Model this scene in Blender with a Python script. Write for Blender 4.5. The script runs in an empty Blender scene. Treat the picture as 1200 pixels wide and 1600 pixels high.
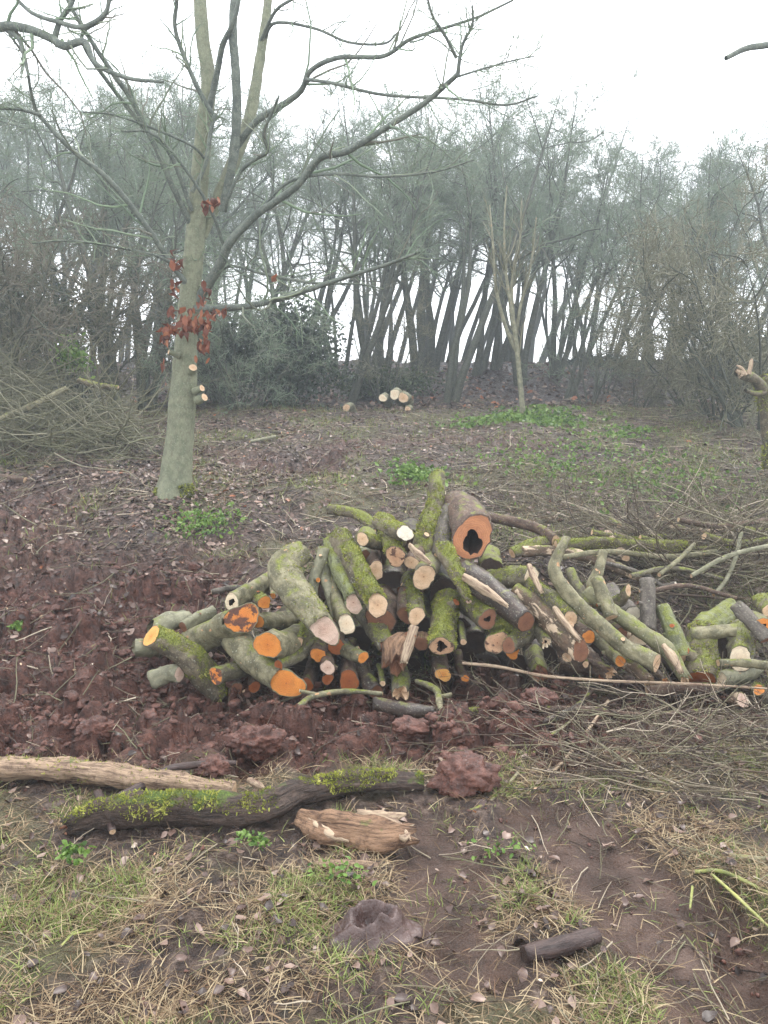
import bpy, math, random
import numpy as np
from mathutils import Vector

# ------------------------------------------------------------------ camera, sky, sun, exposure
SC = bpy.context.scene
COL = SC.collection
PITCH = math.radians(7.6)
EYE = np.array([0.0, 0.0, 1.5])
FPX = 1200.0
cam_d = bpy.data.cameras.new('camera')
cam = bpy.data.objects.new('camera', cam_d)
COL.objects.link(cam)
cam.location = EYE
cam.rotation_euler = (math.pi / 2 - PITCH, 0, 0)
cam_d.sensor_fit = 'VERTICAL'
cam_d.sensor_height = 24.0
cam_d.lens = 18.0
cam_d.clip_start = 0.05
cam_d.clip_end = 2000
SC.camera = cam

SUN_EL, SUN_ROT = math.radians(58), math.radians(25)
world = bpy.data.worlds.new('World')
SC.world = world
world.use_nodes = True
wn = world.node_tree
for n in list(wn.nodes):
    wn.nodes.remove(n)
wo = wn.nodes.new('ShaderNodeOutputWorld')
bg = wn.nodes.new('ShaderNodeBackground')
sky = wn.nodes.new('ShaderNodeTexSky')
sky.sky_type = 'NISHITA'
sky.sun_disc = False
sky.sun_elevation = SUN_EL
sky.sun_rotation = SUN_ROT
sky.air_density = 1.0
sky.dust_density = 3.0
mixs = wn.nodes.new('ShaderNodeMix')          # the overcast: a nearly even white cloud layer over the blue
mixs.data_type = 'RGBA'
mixs.inputs[0].default_value = 0.86
mixs.inputs[7].default_value = (12.0, 12.2, 12.6, 1)
wn.links.new(sky.outputs[0], mixs.inputs[6])
wn.links.new(mixs.outputs[2], bg.inputs[0])
bg.inputs[1].default_value = 0.13
wn.links.new(bg.outputs[0], wo.inputs[0])

sun_d = bpy.data.lights.new('sun', 'SUN')
sun_d.energy = 1.5
sun_d.angle = math.radians(16)
sun_d.color = (1.0, 0.97, 0.92)
sun = bpy.data.objects.new('sun', sun_d)
COL.objects.link(sun)
sun.rotation_euler = (math.pi / 2 - SUN_EL, 0, math.pi - SUN_ROT)
SC.view_settings.view_transform = 'Standard'
SC.view_settings.look = 'None'
SC.view_settings.gamma = 1
SC.view_settings.use_curve_mapping = False
SC.view_settings.exposure = 0.98
SC.render.engine = 'CYCLES'
SC.cycles.max_bounces = 6
SC.cycles.volume_bounces = 1

# ------------------------------------------------------------------ pixel <-> place
CP, SP = math.cos(PITCH), math.sin(PITCH)


def ray(px, py):
    a, b = (px - 600.0) / FPX, (800.0 - py) / FPX
    return np.array([a, CP + b * SP, -SP + b * CP])


def P(px, py, Y):
    d = ray(px, py)
    return EYE + d * (Y / d[1])


def mpp(px, py, Y):
    return Y / ray(px, py)[1] / FPX


# ------------------------------------------------------------------ noise
def _h(ix, iy, iz, seed):
    n = (ix * 374761393 + iy * 668265263 + iz * 2147483647 + seed * 974711) & 0xFFFFFFFF
    n = ((n ^ (n >> 13)) * 1274126177) & 0xFFFFFFFF
    n = (n ^ (n >> 16)) & 0xFFFFFFFF
    return n / 4294967295.0


def vn(x, y, z=0.0, seed=0):
    x, y, z = np.broadcast_arrays(np.asarray(x, float), np.asarray(y, float), np.asarray(z, float))
    ix, iy, iz = np.floor(x).astype(np.int64), np.floor(y).astype(np.int64), np.floor(z).astype(np.int64)
    fx, fy, fz = x - ix, y - iy, z - iz
    fx, fy, fz = [f * f * (3 - 2 * f) for f in (fx, fy, fz)]
    if not np.any(z):
        a, b, c, d = _h(ix, iy, iz, seed), _h(ix + 1, iy, iz, seed), _h(ix, iy + 1, iz, seed), _h(ix + 1, iy + 1, iz, seed)
        return (a * (1 - fx) + b * fx) * (1 - fy) + (c * (1 - fx) + d * fx) * fy
    r = 0
    for dz, wz in ((0, 1 - fz), (1, fz)):
        for dy, wy in ((0, 1 - fy), (1, fy)):
            for dx, wx in ((0, 1 - fx), (1, fx)):
                r = r + _h(ix + dx, iy + dy, iz + dz, seed) * wx * wy * wz
    return r


def fbm(x, y, sc, octs=4, seed=0, gain=0.5):
    s, a, t = 0, 1.0, 0
    for o in range(octs):
        s = s + a * vn(x * sc + 17.3 * o, y * sc - 9.1 * o, 0, seed + o)
        t += a
        a *= gain
        sc *= 2.03
    return s / t


def billow(x, y, sc, octs=4, seed=0, gain=0.5):
    s, a, t = 0, 1.0, 0
    for o in range(octs):
        s = s + a * np.abs(2 * vn(x * sc + 7.3 * o, y * sc + 3.1 * o, 0, seed + o) - 1)
        t += a
        a *= gain
        sc *= 2.1
    return s / t


def worley(x, y, sc, seed):
    X_, Y_ = np.asarray(x) * sc, np.asarray(y) * sc
    ix, iy = np.floor(X_).astype(np.int64), np.floor(Y_).astype(np.int64)
    f1 = np.full(X_.shape, 9.)
    f2 = np.full(X_.shape, 9.)
    rn = np.zeros(X_.shape)
    for dx in (-1, 0, 1):
        for dy in (-1, 0, 1):
            cx, cy = ix + dx, iy + dy
            px_, py_ = cx + _h(cx, cy, cx * 0, seed), cy + _h(cx, cy, cx * 0, seed + 1)
            d = np.hypot(px_ - X_, py_ - Y_)
            r = _h(cx, cy, cx * 0, seed + 2)
            n = d < f1
            f2 = np.where(n, f1, np.minimum(f2, d))
            rn = np.where(n, r, rn)
            f1 = np.where(n, d, f1)
    return f1, f2, rn


def sstep(a, b, x):
    t = np.clip((x - a) / (b - a), 0, 1)
    return t * t * (3 - 2 * t)


# ------------------------------------------------------------------ terrain height
PY = [-10, 0, 3.9, 4.6, 5.5, 7, 9, 11, 13, 16, 20, 22, 25, 32, 60, 400]
PZ = [-0.05, 0, 0.0, 0.07, 0.3, 0.71, 1.02, 1.28, 1.45, 1.95, 2.66, 2.78, 2.5, 1.4, -1.0, -12]
_ys = np.linspace(-10, 400, 8201)
_zs = np.interp(_ys, PY, PZ)
_k = np.hanning(25)
_k /= _k.sum()
_zs = np.convolve(np.pad(_zs, 12, mode='edge'), _k, 'valid')


def Hbase(x, y):
    return np.interp(y, _ys, _zs)


def gy(px, py):
    d = ray(px, py)
    lo = 0.3
    t = lo
    while t < 200:
        p = EYE + d * t
        if p[2] <= Hbase(p[0], p[1]):
            return p[1]
        t += 0.01 + t * 0.001
    return 200.0


def seg_mask(x, y, pix, w):
    """distance mask along a polyline given as photo pixels on the ground; w = half width in metres"""
    q = []
    for a, b in pix:
        Y = gy(a, b)
        q.append(P(a, b, Y)[:2])
    best = np.full(np.shape(x), 1e9)
    for (ax, ay), (bx, by) in zip(q[:-1], q[1:]):
        dx, dy = bx - ax, by - ay
        t = np.clip(((x - ax) * dx + (y - ay) * dy) / (dx * dx + dy * dy + 1e-9), 0, 1)
        best = np.minimum(best, np.hypot(x - ax - t * dx, y - ay - t * dy))
    return best


def masks(x, y):
    n = fbm(x, y, 1.3, 3, 5)
    n2 = fbm(x, y, 4.0, 3, 15)
    j = (n2 - .5) * .25
    # churned earth: the band in front of the pile, running up the left side
    ch = sstep(2.95, 3.25, y + j) * (1 - sstep(4.1, 4.7, y + j)) * (1 - sstep(0.9, 1.5, x + j))
    ch = np.maximum(ch, sstep(3.3, 3.8, y) * (1 - sstep(5.2, 6.2, y + j * 2)) * (1 - sstep(-1.3, -.7, x + j)))
    ch = np.maximum(ch, .75 * sstep(3.3, 3.8, y) * (1 - sstep(6.4, 8.2, y + j * 3)) * (1 - sstep(-2.3, -1.6, x + j * 2 + (y - 5) * .35)))
    d1 = seg_mask(x, y, [(330, 705), (400, 720), (480, 742), (520, 715)], .1)
    d2 = seg_mask(x, y, [(480, 700), (600, 692), (720, 690), (860, 700)], .1)
    ch = np.maximum(ch, .6 * (1 - sstep(.12, .45, np.minimum(d1, d2) + j)))
    ch = np.maximum(ch, 0.45 * sstep(3.0, 3.4, y) * (1 - sstep(4.1, 4.6, y)))
    m1 = seg_mask(x, y, [(640, 1310), (700, 1350), (700, 1430), (740, 1520)], .1)
    m2 = seg_mask(x, y, [(880, 1290), (960, 1370), (1040, 1450), (1120, 1590)], .1)
    m3 = seg_mask(x, y, [(1130, 1400), (1180, 1500), (1230, 1600)], .1)
    mud = np.maximum(1 - sstep(.10, .22, m1 + j), 1 - sstep(.12, .22, m2 + j))
    rut = 1 - sstep(.03, .14, m3 + j * .5)
    pit = np.exp(-((x - P(460, 735, 8.2)[0]) ** 2 / .25 + (y - 8.2) ** 2 / .10))
    gr = sstep(0.42, .6, fbm(x, y, 1.9, 3, 25)) * (1 - ch) * (1 - mud)
    return ch, mud, rut, pit, gr


def H(x, y, fine=True):
    x = np.asarray(x, float)
    y = np.asarray(y, float)
    ch, mud, rut, pit, gr = masks(x, y)
    z = Hbase(x, y) + 0.30 * (fbm(x, y, 0.5, 3, 2) - .5) * sstep(4.5, 8, y) + (.05 + .10 * sstep(4.6, 6, y)) * (fbm(x, y, 1.6, 4, 3, .6) - .5)
    wx_ = x + .10 * (fbm(x, y, 5, 2, 71) - .5)
    wy_ = y + .10 * (fbm(x, y, 5, 2, 72) - .5)
    if fine:
        a1, a2, ar = worley(wx_, wy_, 4.6, 5)
        b1, b2, br = worley(wx_ + .03 * ar, wy_, 11.0, 9)
        z = z + ch * (.13 * (ar - .35) * sstep(0, .3, a2 - a1) - .07 * (1 - sstep(0, .35, a2 - a1)) - .05 * a1 ** 2
                      + .055 * (br - .4) * sstep(0, .35, b2 - b1) - .02 * (1 - sstep(0, .3, b2 - b1)) + .10 * (fbm(x, y, 2.2, 2, 46) - .5) + .03 * (fbm(x, y, 20., 3, 47, .6) - .5))
    z = z - .10 * sstep(3.55, 3.85, y) * (1 - sstep(4.5, 5.2, y)) * sstep(-1.7, -1.2, x) * (1 - sstep(2.2, 2.6, x)) + ch * .06 * (fbm(x, y, 2.0, 2, 77) - .4)
    z = z - mud * .035 - rut * .08 - pit * .22
    dry = (1 - ch) * (1 - .75 * mud)
    z = z + dry * 0.045 * (billow(x, y, 7.0, 3, 60) - .3)
    z = z + mud * .012 * (fbm(x, y, 16, 2, 61) - .5)
    wood = sstep(13.2, 14.2, y)
    z = z + .10 * np.exp(-((y - 12.2) ** 2) / .5) * sstep(-4, -1, x) - .12 * wood * (1 - sstep(16, 19, y))
    return z


# ------------------------------------------------------------------ mesh helpers
def mesh(name, V, Q=None, T=None, attrs=None, smooth=True):
    V = np.asarray(V, np.float32).reshape(-1, 3)
    Q = np.zeros((0, 4), np.int32) if Q is None else np.asarray(Q, np.int32).reshape(-1, 4)
    T = np.zeros((0, 3), np.int32) if T is None else np.asarray(T, np.int32).reshape(-1, 3)
    me = bpy.data.meshes.new(name)
    me.vertices.add(len(V))
    me.vertices.foreach_set('co', V.ravel())
    loops = np.concatenate([Q.ravel(), T.ravel()])
    me.loops.add(len(loops))
    me.loops.foreach_set('vertex_index', loops)
    npoly = len(Q) + len(T)
    me.polygons.add(npoly)
    st = np.concatenate([np.arange(len(Q)) * 4, len(Q) * 4 + np.arange(len(T)) * 3]).astype(np.int32)
    me.polygons.foreach_set('loop_start', st)
    me.polygons.foreach_set('use_smooth', np.full(npoly, smooth, bool))
    me.update(calc_edges=True)
    for k, v in (attrs or {}).items():
        v = np.asarray(v, np.float32)
        if v.ndim == 1:
            a = me.attributes.new(k, 'FLOAT', 'POINT')
            a.data.foreach_set('value', v)
        else:
            a = me.attributes.new(k, 'FLOAT_VECTOR', 'POINT')
            a.data.foreach_set('vector', v.ravel())
    return me


def obj(name, me, mat, parent=None, kind=None, label=None):
    o = bpy.data.objects.new(name, me)
    COL.objects.link(o)
    if me is not None and mat is not None and not me.materials:
        me.materials.append(mat)
    if parent is not None:
        o.parent = parent
    if kind:
        o['kind'] = kind
    if label:
        o['label'] = label
    return o


def tag(o, label, cat, group=None):
    o['label'] = label
    o['category'] = cat
    if group:
        o['group'] = group
    return o


def thing(name, label, cat, loc=(0, 0, 0), group=None):
    o = bpy.data.objects.new(name, None)
    o.empty_display_size = .1
    COL.objects.link(o)
    o.location = tuple(float(c) for c in loc)
    return tag(o, label, cat, group)


class Acc:
    def __init__(s):
        s.V, s.Q, s.T, s.A, s.n = [], [], [], {}, 0

    def add(s, V, Q=None, T=None, **at):
        V = np.asarray(V).reshape(-1, 3)
        if Q is not None and len(Q):
            s.Q.append(np.asarray(Q).reshape(-1, 4) + s.n)
        if T is not None and len(T):
            s.T.append(np.asarray(T).reshape(-1, 3) + s.n)
        s.V.append(V)
        s.n += len(V)
        for k, v in at.items():
            s.A.setdefault(k, []).append(np.asarray(v))

    def mesh(s, name, origin=None, smooth=True):
        V = np.concatenate(s.V)
        if origin is not None:
            V = V - np.asarray(origin)
        return mesh(name, V, np.concatenate(s.Q) if s.Q else None, np.concatenate(s.T) if s.T else None,
                    {k: np.concatenate(v) for k, v in s.A.items()}, smooth)


def unit(v):
    return v / (np.linalg.norm(v, axis=-1, keepdims=True) + 1e-12)


def tubes(Pn, R, sides):
    """N polylines (N,S,3) with radii (N,S) as open tubes closed to a point-like tip"""
    N, S, _ = Pn.shape
    T = unit(np.gradient(Pn, axis=1))
    D = unit(Pn[:, -1] - Pn[:, 0])
    ref = np.where(np.abs(D[:, 2:3]) < .9, np.array([[0, 0, 1.]]), np.array([[1., 0, 0]]))
    A = unit(np.cross(np.repeat(ref[:, None], S, 1), T))
    B = np.cross(T, A)
    an = np.arange(sides) / sides * 2 * math.pi
    V = Pn[:, :, None] + R[:, :, None, None] * (np.cos(an)[None, None, :, None] * A[:, :, None] + np.sin(an)[None, None, :, None] * B[:, :, None])
    base = (np.arange(N)[:, None, None] * S + np.arange(S - 1)[None, :, None]) * sides
    k = np.arange(sides)[None, None]
    k2 = (k + 1) % sides
    Q = np.stack([base + k, base + k2, base + sides + k2, base + sides + k], -1).reshape(-1, 4)
    ln = np.concatenate([np.zeros((N, 1)), np.cumsum(np.linalg.norm(np.diff(Pn, axis=1), axis=2), 1)], 1)
    bk = np.stack([np.broadcast_to(np.cos(an) * .05, (N, S, sides)), np.broadcast_to(np.sin(an) * .05, (N, S, sides)),
                   np.broadcast_to(ln[:, :, None], (N, S, sides))], -1)
    bk = bk + (np.arange(N) * 1.37 % 11)[:, None, None, None]
    rn = np.broadcast_to(((np.arange(N) * .618) % 1)[:, None, None], (N, S, sides)).ravel()
    return V.reshape(-1, 3), Q, bk.reshape(-1, 3), rn


def grow(rng, Pn, R, n, tr, ang, lenf, rf, S, wig=.25, up=.1, lmin=.05, rmin=.002, absl=None, tip=.35):
    N, S0, _ = Pn.shape
    idx = np.repeat(np.arange(N), n)
    M = len(idx)
    t = rng.uniform(tr[0], tr[1], M) * (S0 - 1)
    i0 = np.minimum(t.astype(int), S0 - 2)
    f = (t - i0)[:, None]
    p0 = Pn[idx, i0] * (1 - f) + Pn[idx, i0 + 1] * f
    tan = unit(Pn[idx, i0 + 1] - Pn[idx, i0])
    r0 = R[idx, i0] * (1 - f[:, 0]) + R[idx, i0 + 1] * f[:, 0]
    L = np.linalg.norm(np.diff(Pn, axis=1), axis=2).sum(1)[idx]
    rv = rng.normal(size=(M, 3))
    perp = unit(rv - (rv * tan).sum(1, keepdims=True) * tan)
    a = np.radians(rng.uniform(ang[0], ang[1], M))[:, None]
    d = np.cos(a) * tan + np.sin(a) * perp
    ln = L * lenf * (1 - .5 * t / (S0 - 1)) * rng.uniform(.6, 1.3, M)
    if absl:
        ln = rng.uniform(absl[0], absl[1], M)
    ln = np.maximum(ln, lmin)
    step = (ln / (S - 1))[:, None]
    out = [p0]
    for k in range(S - 1):
        d = unit(d + wig * rng.normal(size=(M, 3)) + np.array([0, 0, up]))
        out.append(out[-1] + d * step)
    Pc = np.stack(out, 1)
    rr = np.maximum(np.minimum(r0 * rf, r0 * .95), rmin)
    Rc = rr[:, None] * np.linspace(1, tip, S)[None]
    return Pc, np.maximum(Rc, rmin * .7)


def add_tubes(acc, Pn, R, sides):
    V, Q, bk, rn = tubes(Pn, R, sides)
    acc.add(V, Q, bk=bk, rn=rn)


def catmull(pts, vals, step):
    pts = np.asarray(pts, float)
    vals = np.asarray(vals, float)
    K = len(pts)
    e = np.vstack([2 * pts[0] - pts[1], pts, 2 * pts[-1] - pts[-2]])
    outp, outv = [], []
    for i in range(K - 1):
        p0, p1, p2, p3 = e[i], e[i + 1], e[i + 2], e[i + 3]
        n = max(2, int(np.linalg.norm(p2 - p1) / step + .5))
        for k in range(n):
            t = k / n
            outp.append(.5 * (2 * p1 + (p2 - p0) * t + (2 * p0 - 5 * p1 + 4 * p2 - p3) * t * t + (3 * p1 - p0 - 3 * p2 + p3) * t ** 3))
            outv.append(vals[i] * (1 - t) + vals[i + 1] * t)
    outp.append(pts[-1])
    outv.append(vals[-1])
    return np.array(outp), np.array(outv)


# ------------------------------------------------------------------ materials
class M:
    def __init__(s, name, rough=.8, spec=.3):
        s.m = bpy.data.materials.new(name)
        s.m.use_nodes = True
        s.t = s.m.node_tree
        s.b = s.t.nodes['Principled BSDF']
        s.b.inputs['Roughness'].default_value = rough
        s.b.inputs['Specular IOR Level'].default_value = spec

    def n(s, ty, **kw):
        x = s.t.nodes.new(ty)
        for k, v in kw.items():
            setattr(x, k, v)
        return x

    def l(s, a, b):
        s.t.links.new(a, b)

    def attr(s, name, out='Fac'):
        x = s.n('ShaderNodeAttribute', attribute_name=name)
        return x.outputs[out]

    def obj(s):
        return s.n('ShaderNodeTexCoord').outputs['Object']

    def scale(s, v, sc, off=(0, 0, 0)):
        x = s.n('ShaderNodeMapping')
        x.inputs['Scale'].default_value = sc if isinstance(sc, tuple) else (sc,) * 3
        x.inputs['Location'].default_value = off
        s.l(v, x.inputs[0])
        return x.outputs[0]

    def noise(s, v, sc, det=4, rough=.55, dist=0):
        x = s.n('ShaderNodeTexNoise')
        x.inputs['Scale'].default_value = sc
        x.inputs['Detail'].default_value = det
        x.inputs['Roughness'].default_value = rough
        x.inputs['Distortion'].default_value = dist
        if v is not None:
            s.l(v, x.inputs['Vector'])
        return x.outputs[0]

    def voro(s, v, sc, feat='F1'):
        x = s.n('ShaderNodeTexVoronoi', feature=feat)
        x.inputs['Scale'].default_value = sc
        s.l(v, x.inputs['Vector'])
        return x

    def ramp(s, v, stops):
        x = s.n('ShaderNodeValToRGB')
        e = x.color_ramp.elements
        while len(e) < len(stops):
            e.new(.5)
        for k, (p, c) in enumerate(stops):
            e[k].position = p
            if not isinstance(c, tuple):
                c = (c, c, c)
            e[k].color = (*c, 1)
        s.l(v, x.inputs[0])
        return x.outputs[0]

    def mix(s, f, a, b, mode='MIX'):
        x = s.n('ShaderNodeMix', data_type='RGBA', blend_type=mode)
        for i, v in ((0, f), (6, a), (7, b)):
            if isinstance(v, (int, float)):
                x.inputs[i].default_value = v
            elif isinstance(v, tuple):
                x.inputs[i].default_value = (*v, 1)
            else:
                s.l(v, x.inputs[i])
        return x.outputs[2]

    def math(s, op, a, b=0.0, c=0.0):
        x = s.n('ShaderNodeMath', operation=op)
        for i, v in enumerate((a, b, c)):
            if isinstance(v, (int, float)):
                x.inputs[i].default_value = v
            else:
                s.l(v, x.inputs[i])
        return x.outputs[0]

    def col(s, c):
        if isinstance(c, tuple):
            s.b.inputs['Base Color'].default_value = (*c, 1)
        else:
            s.l(c, s.b.inputs['Base Color'])

    def rough(s, v):
        s.l(v, s.b.inputs['Roughness'])

    def bump(s, h, dist=.01, st=1.0, prev=None):
        x = s.n('ShaderNodeBump')
        x.inputs['Distance'].default_value = dist
        x.inputs['Strength'].default_value = st
        s.l(h, x.inputs['Height'])
        if prev is not None:
            s.l(prev, x.inputs['Normal'])
        s.l(x.outputs[0], s.b.inputs['Normal'])
        return x.outputs[0]


def bark_mat(name, a, b, dark, moss=.0, peel=0., nick=0., rough=.75, mosscol=((.045, .052, .013), (.20, .22, .04)), furrow=.5, spec=.35, bd=.006):
    m = M(name, rough, spec)
    bk = m.attr('bk', 'Vector')
    st = m.scale(bk, (1, 1, .28))
    big = m.noise(bk, 14, 4, .65)
    med = m.noise(st, 36, 5, .7)
    fine = m.noise(bk, 130, 3, .7)
    c = m.mix(m.ramp(big, [(.42, 0.), (.60, 1.)]), a, b)
    c = m.mix(m.ramp(med, [(.30, furrow), (.52, 0.)]), c, dark)
    c = m.mix(m.ramp(m.noise(m.scale(bk, (1, 1, .6)), 26, 5, .7), [(.50, 0.), (.64, .75)]), c, m.mix(.35, dark, a))
    c = m.mix(m.ramp(m.noise(bk, 90, 3, .7), [(.56, 0.), (.68, .5)]), c, (.34, .33, .24))
    lich = m.voro(bk, 38).outputs['Distance']
    c = m.mix(m.math('MULTIPLY', m.ramp(lich, [(.10, .55), (.22, 0.)]), m.ramp(m.noise(bk, 14, 2), [(.48, 0.), (.62, 1.)])), c, (.40, .42, .33))
    c = m.mix(m.ramp(fine, [(.3, .5), (.6, 0.)]), c, m.mix(.5, c, dark))
    if nick:
        nf = m.ramp(m.noise(m.scale(bk, (1, 1, .7), (4, 2, 1)), 30, 2, .5), [(1 - nick, 0.), (1 - nick + .02, 1.)])
        c = m.mix(nf, c, m.mix(m.noise(bk, 60, 2), (.30, .13, .05), (.50, .33, .19)))
    if peel:
        pf = m.ramp(m.noise(m.scale(bk, (1, 1, .5)), 22, 4, .6, .6), [(1 - peel - .04, 0.), (1 - peel + .01, 1.)])
        c = m.mix(pf, c, m.mix(m.noise(st, 120, 2), (.62, .50, .36), (.42, .30, .20)))
    if moss:
        geo = m.n('ShaderNodeNewGeometry')
        sx = m.n('ShaderNodeSeparateXYZ')
        m.l(geo.outputs['Normal'], sx.inputs[0])
        f = m.math('ADD', m.math('MULTIPLY', sx.outputs[2], .22), m.noise(bk, 13, 4, .7))
        f = m.ramp(f, [(.78 - moss * .32, 0.), (.90 - moss * .32, 1.)])
        mc = m.ramp(m.noise(bk, 160, 3, .7), [(.32, mosscol[0]), (.62, mosscol[1])])
        c = m.mix(f, c, mc)
    m.col(c)
    h = m.math('ADD', m.math('MULTIPLY', med, 1.0), m.math('MULTIPLY', fine, .35))
    m.bump(h, bd, .9)
    return m.m


def cut_mat(name, sap, heart, dark, rot=.0, wet=.5):
    m = M(name, .6, .3)
    bk = m.attr('bk', 'Vector')
    sx = m.n('ShaderNodeSeparateXYZ')
    m.l(bk, sx.inputs[0])
    x, y = sx.outputs[0], sx.outputs[1]
    r = m.math('SQRT', m.math('ADD', m.math('MULTIPLY', x, x), m.math('MULTIPLY', y, y)))
    nz = m.noise(bk, 2.2, 4, .6)
    rr = m.math('ADD', r, m.math('MULTIPLY', nz, .35))
    ring = m.math('SINE', m.math('MULTIPLY', rr, 62.0))
    c = m.mix(m.ramp(rr, [(.30, 1.), (.95, 0.)]), sap, heart)
    c = m.mix(m.math('MULTIPLY', m.ramp(ring, [(.35, 0.), (1., 1.)]), .36), c, dark)
    c = m.mix(m.ramp(m.noise(bk, 3.4, 5, .65), [(.5, 0.), (.8, .6)]), c, m.mix(.5, heart, dark))
    an = m.math('ARCTAN2', y, x)
    cr = m.noise(m.n('ShaderNodeCombineXYZ').outputs[0], 1)
    cx = m.n('ShaderNodeCombineXYZ')
    m.l(m.math('MULTIPLY', an, 2.2), cx.inputs[0])
    m.l(m.math('MULTIPLY', r, .5), cx.inputs[1])
    m.l(sx.outputs[2], cx.inputs[2])
    crk = m.noise(cx.outputs[0], 3.0, 3, .6)
    ck = m.math('MULTIPLY', m.ramp(crk, [(.69, 0.), (.72, 1.)]), m.ramp(r, [(.05, 1.), (.75, 0.)]))
    c = m.mix(m.math('MULTIPLY', ck, .75), c, (.05, .025, .015))
    c = m.mix(m.ramp(rr, [(.19, .9), (.25, 0.)]), c, dark)
    c = m.mix(m.ramp(r, [(.90, 0.), (.99, .55)]), c, m.mix(.5, dark, sap))
    c = m.mix(m.ramp(m.noise(bk, 26, 3), [(.55, 0.), (.75, .35)]), c, dark)
    if rot:
        rf = m.ramp(m.noise(m.scale(bk, 1, (3.3, 1.7, 0)), 1.5, 4, .55), [(1 - rot - .03, 0.), (1 - rot + .03, 1.)])
        c = m.mix(rf, c, m.mix(m.noise(bk, 9, 3), (.045, .02, .018), (.14, .07, .05)))
    c = m.mix(m.ramp(m.noise(m.scale(bk, (2, 26, 1), (1, 5, 2)), 1.2, 3, .6), [(.35, .28), (.6, 0.)]), c, m.mix(.6, c, dark))
    c = m.mix(m.ramp(m.noise(m.scale(bk, 1, (7, 3, 5)), 1.6, 4, .7), [(.50, 0.), (.72, .5)]), c, m.mix(.3, (.09, .05, .03), heart))
    m.col(c)
    saw = m.noise(m.scale(bk, (3, 40, 1)), 1.6, 3, .6)
    m.bump(saw, .003, 1.)
    m.rough(m.ramp(m.noise(bk, 8, 3), [(.3, .45), (.7, .75)]))
    return m.m


def wood_mat(name, a, b, dark, rough=.8, moss=0, bd=.006):
    """barkless, weathered or rotten wood"""
    m = M(name, rough, .3)
    bk = m.attr('bk', 'Vector')
    st = m.scale(bk, (1, 1, .10))
    c = m.mix(m.noise(bk, 8, 4, .6), a, b)
    g = m.noise(st, 90, 5, .7)
    c = m.mix(m.ramp(g, [(.36, .9), (.55, 0.)]), c, dark)
    c = m.mix(m.ramp(m.noise(bk, 18, 4, .7), [(.55, 0.), (.7, .8)]), c, dark)
    if moss:
        geo = m.n('ShaderNodeNewGeometry')
        sx = m.n('ShaderNodeSeparateXYZ')
        m.l(geo.outputs['Normal'], sx.inputs[0])
        f = m.math('ADD', m.math('MULTIPLY', sx.outputs[2], .2), m.noise(bk, 7, 4, .7))
        f = m.ramp(f, [(.8 - moss * .3, 0.), (.9 - moss * .3, 1.)])
        c = m.mix(f, c, m.ramp(m.noise(bk, 150, 3, .7), [(.3, (.03, .05, .01)), (.65, (.11, .16, .025))]))
    m.col(c)
    m.bump(m.math('ADD', g, m.math('MULTIPLY', m.noise(bk, 60, 3), .5)), bd, 1.)
    return m.m


GREEN, GREENB, DK = (.25, .225, .135), (.095, .085, .048), (.045, .04, .03)
BARK = {
    'green': bark_mat('bark_smooth_green', GREEN, GREENB, (.05, .05, .03), moss=.28, nick=.30, furrow=.45, bd=.003),
    'pale': bark_mat('bark_pale_grey_green', (.27, .26, .175), (.15, .145, .09), (.07, .07, .05), moss=.12, nick=.29, furrow=.4, bd=.003),
    'mossy': bark_mat('bark_mossy', (.17, .14, .09), (.07, .055, .036), (.025, .019, .014), moss=.66, furrow=.6),
    'halfmoss': bark_mat('bark_half_mossy', (.15, .135, .085), (.08, .065, .045), (.03, .024, .018), moss=.45, furrow=.7),
    'brown': bark_mat('bark_brown', (.135, .085, .06), (.075, .045, .034), (.025, .016, .013), moss=.15, furrow=.75),
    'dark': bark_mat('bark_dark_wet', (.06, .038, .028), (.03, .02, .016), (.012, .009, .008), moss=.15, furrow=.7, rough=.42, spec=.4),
    'grey': bark_mat('bark_grey', (.14, .12, .10), (.075, .062, .052), (.03, .024, .02), furrow=.5, moss=.05),
    'peeled': bark_mat('bark_peeling', (.16, .105, .07), (.10, .07, .045), (.04, .028, .02), moss=.3, peel=.42, furrow=.6),
    'greenpeel': bark_mat('bark_green_peeled_patch', (.20, .19, .10), (.13, .13, .065), (.05, .045, .03), moss=.3, peel=.30, furrow=.3, bd=.003),
    'lichen': bark_mat('bark_lichen_furrowed', (.24, .26, .13), (.14, .15, .07), (.045, .042, .03), moss=.5, furrow=.95, bd=.012),
    'beech': bark_mat('bark_beech', (.20, .21, .135), (.13, .145, .09), (.065, .058, .042), moss=.05, furrow=.22, bd=.003),
    'limb': bark_mat('bark_limb', (.145, .165, .135), (.075, .09, .078), (.03, .034, .032), moss=.35, furrow=.3,
                     mosscol=((.04, .065, .03), (.10, .14, .06)), bd=.002),
    'wood': bark_mat('bark_woodland', (.072, .078, .055), (.045, .048, .036), (.014, .015, .013), moss=.45, furrow=.5,
                     mosscol=((.025, .042, .018), (.065, .09, .035)), bd=.004),
}
ORANGE = ((.66, .235, .045), (.60, .19, .035), (.30, .075, .015))
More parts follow.
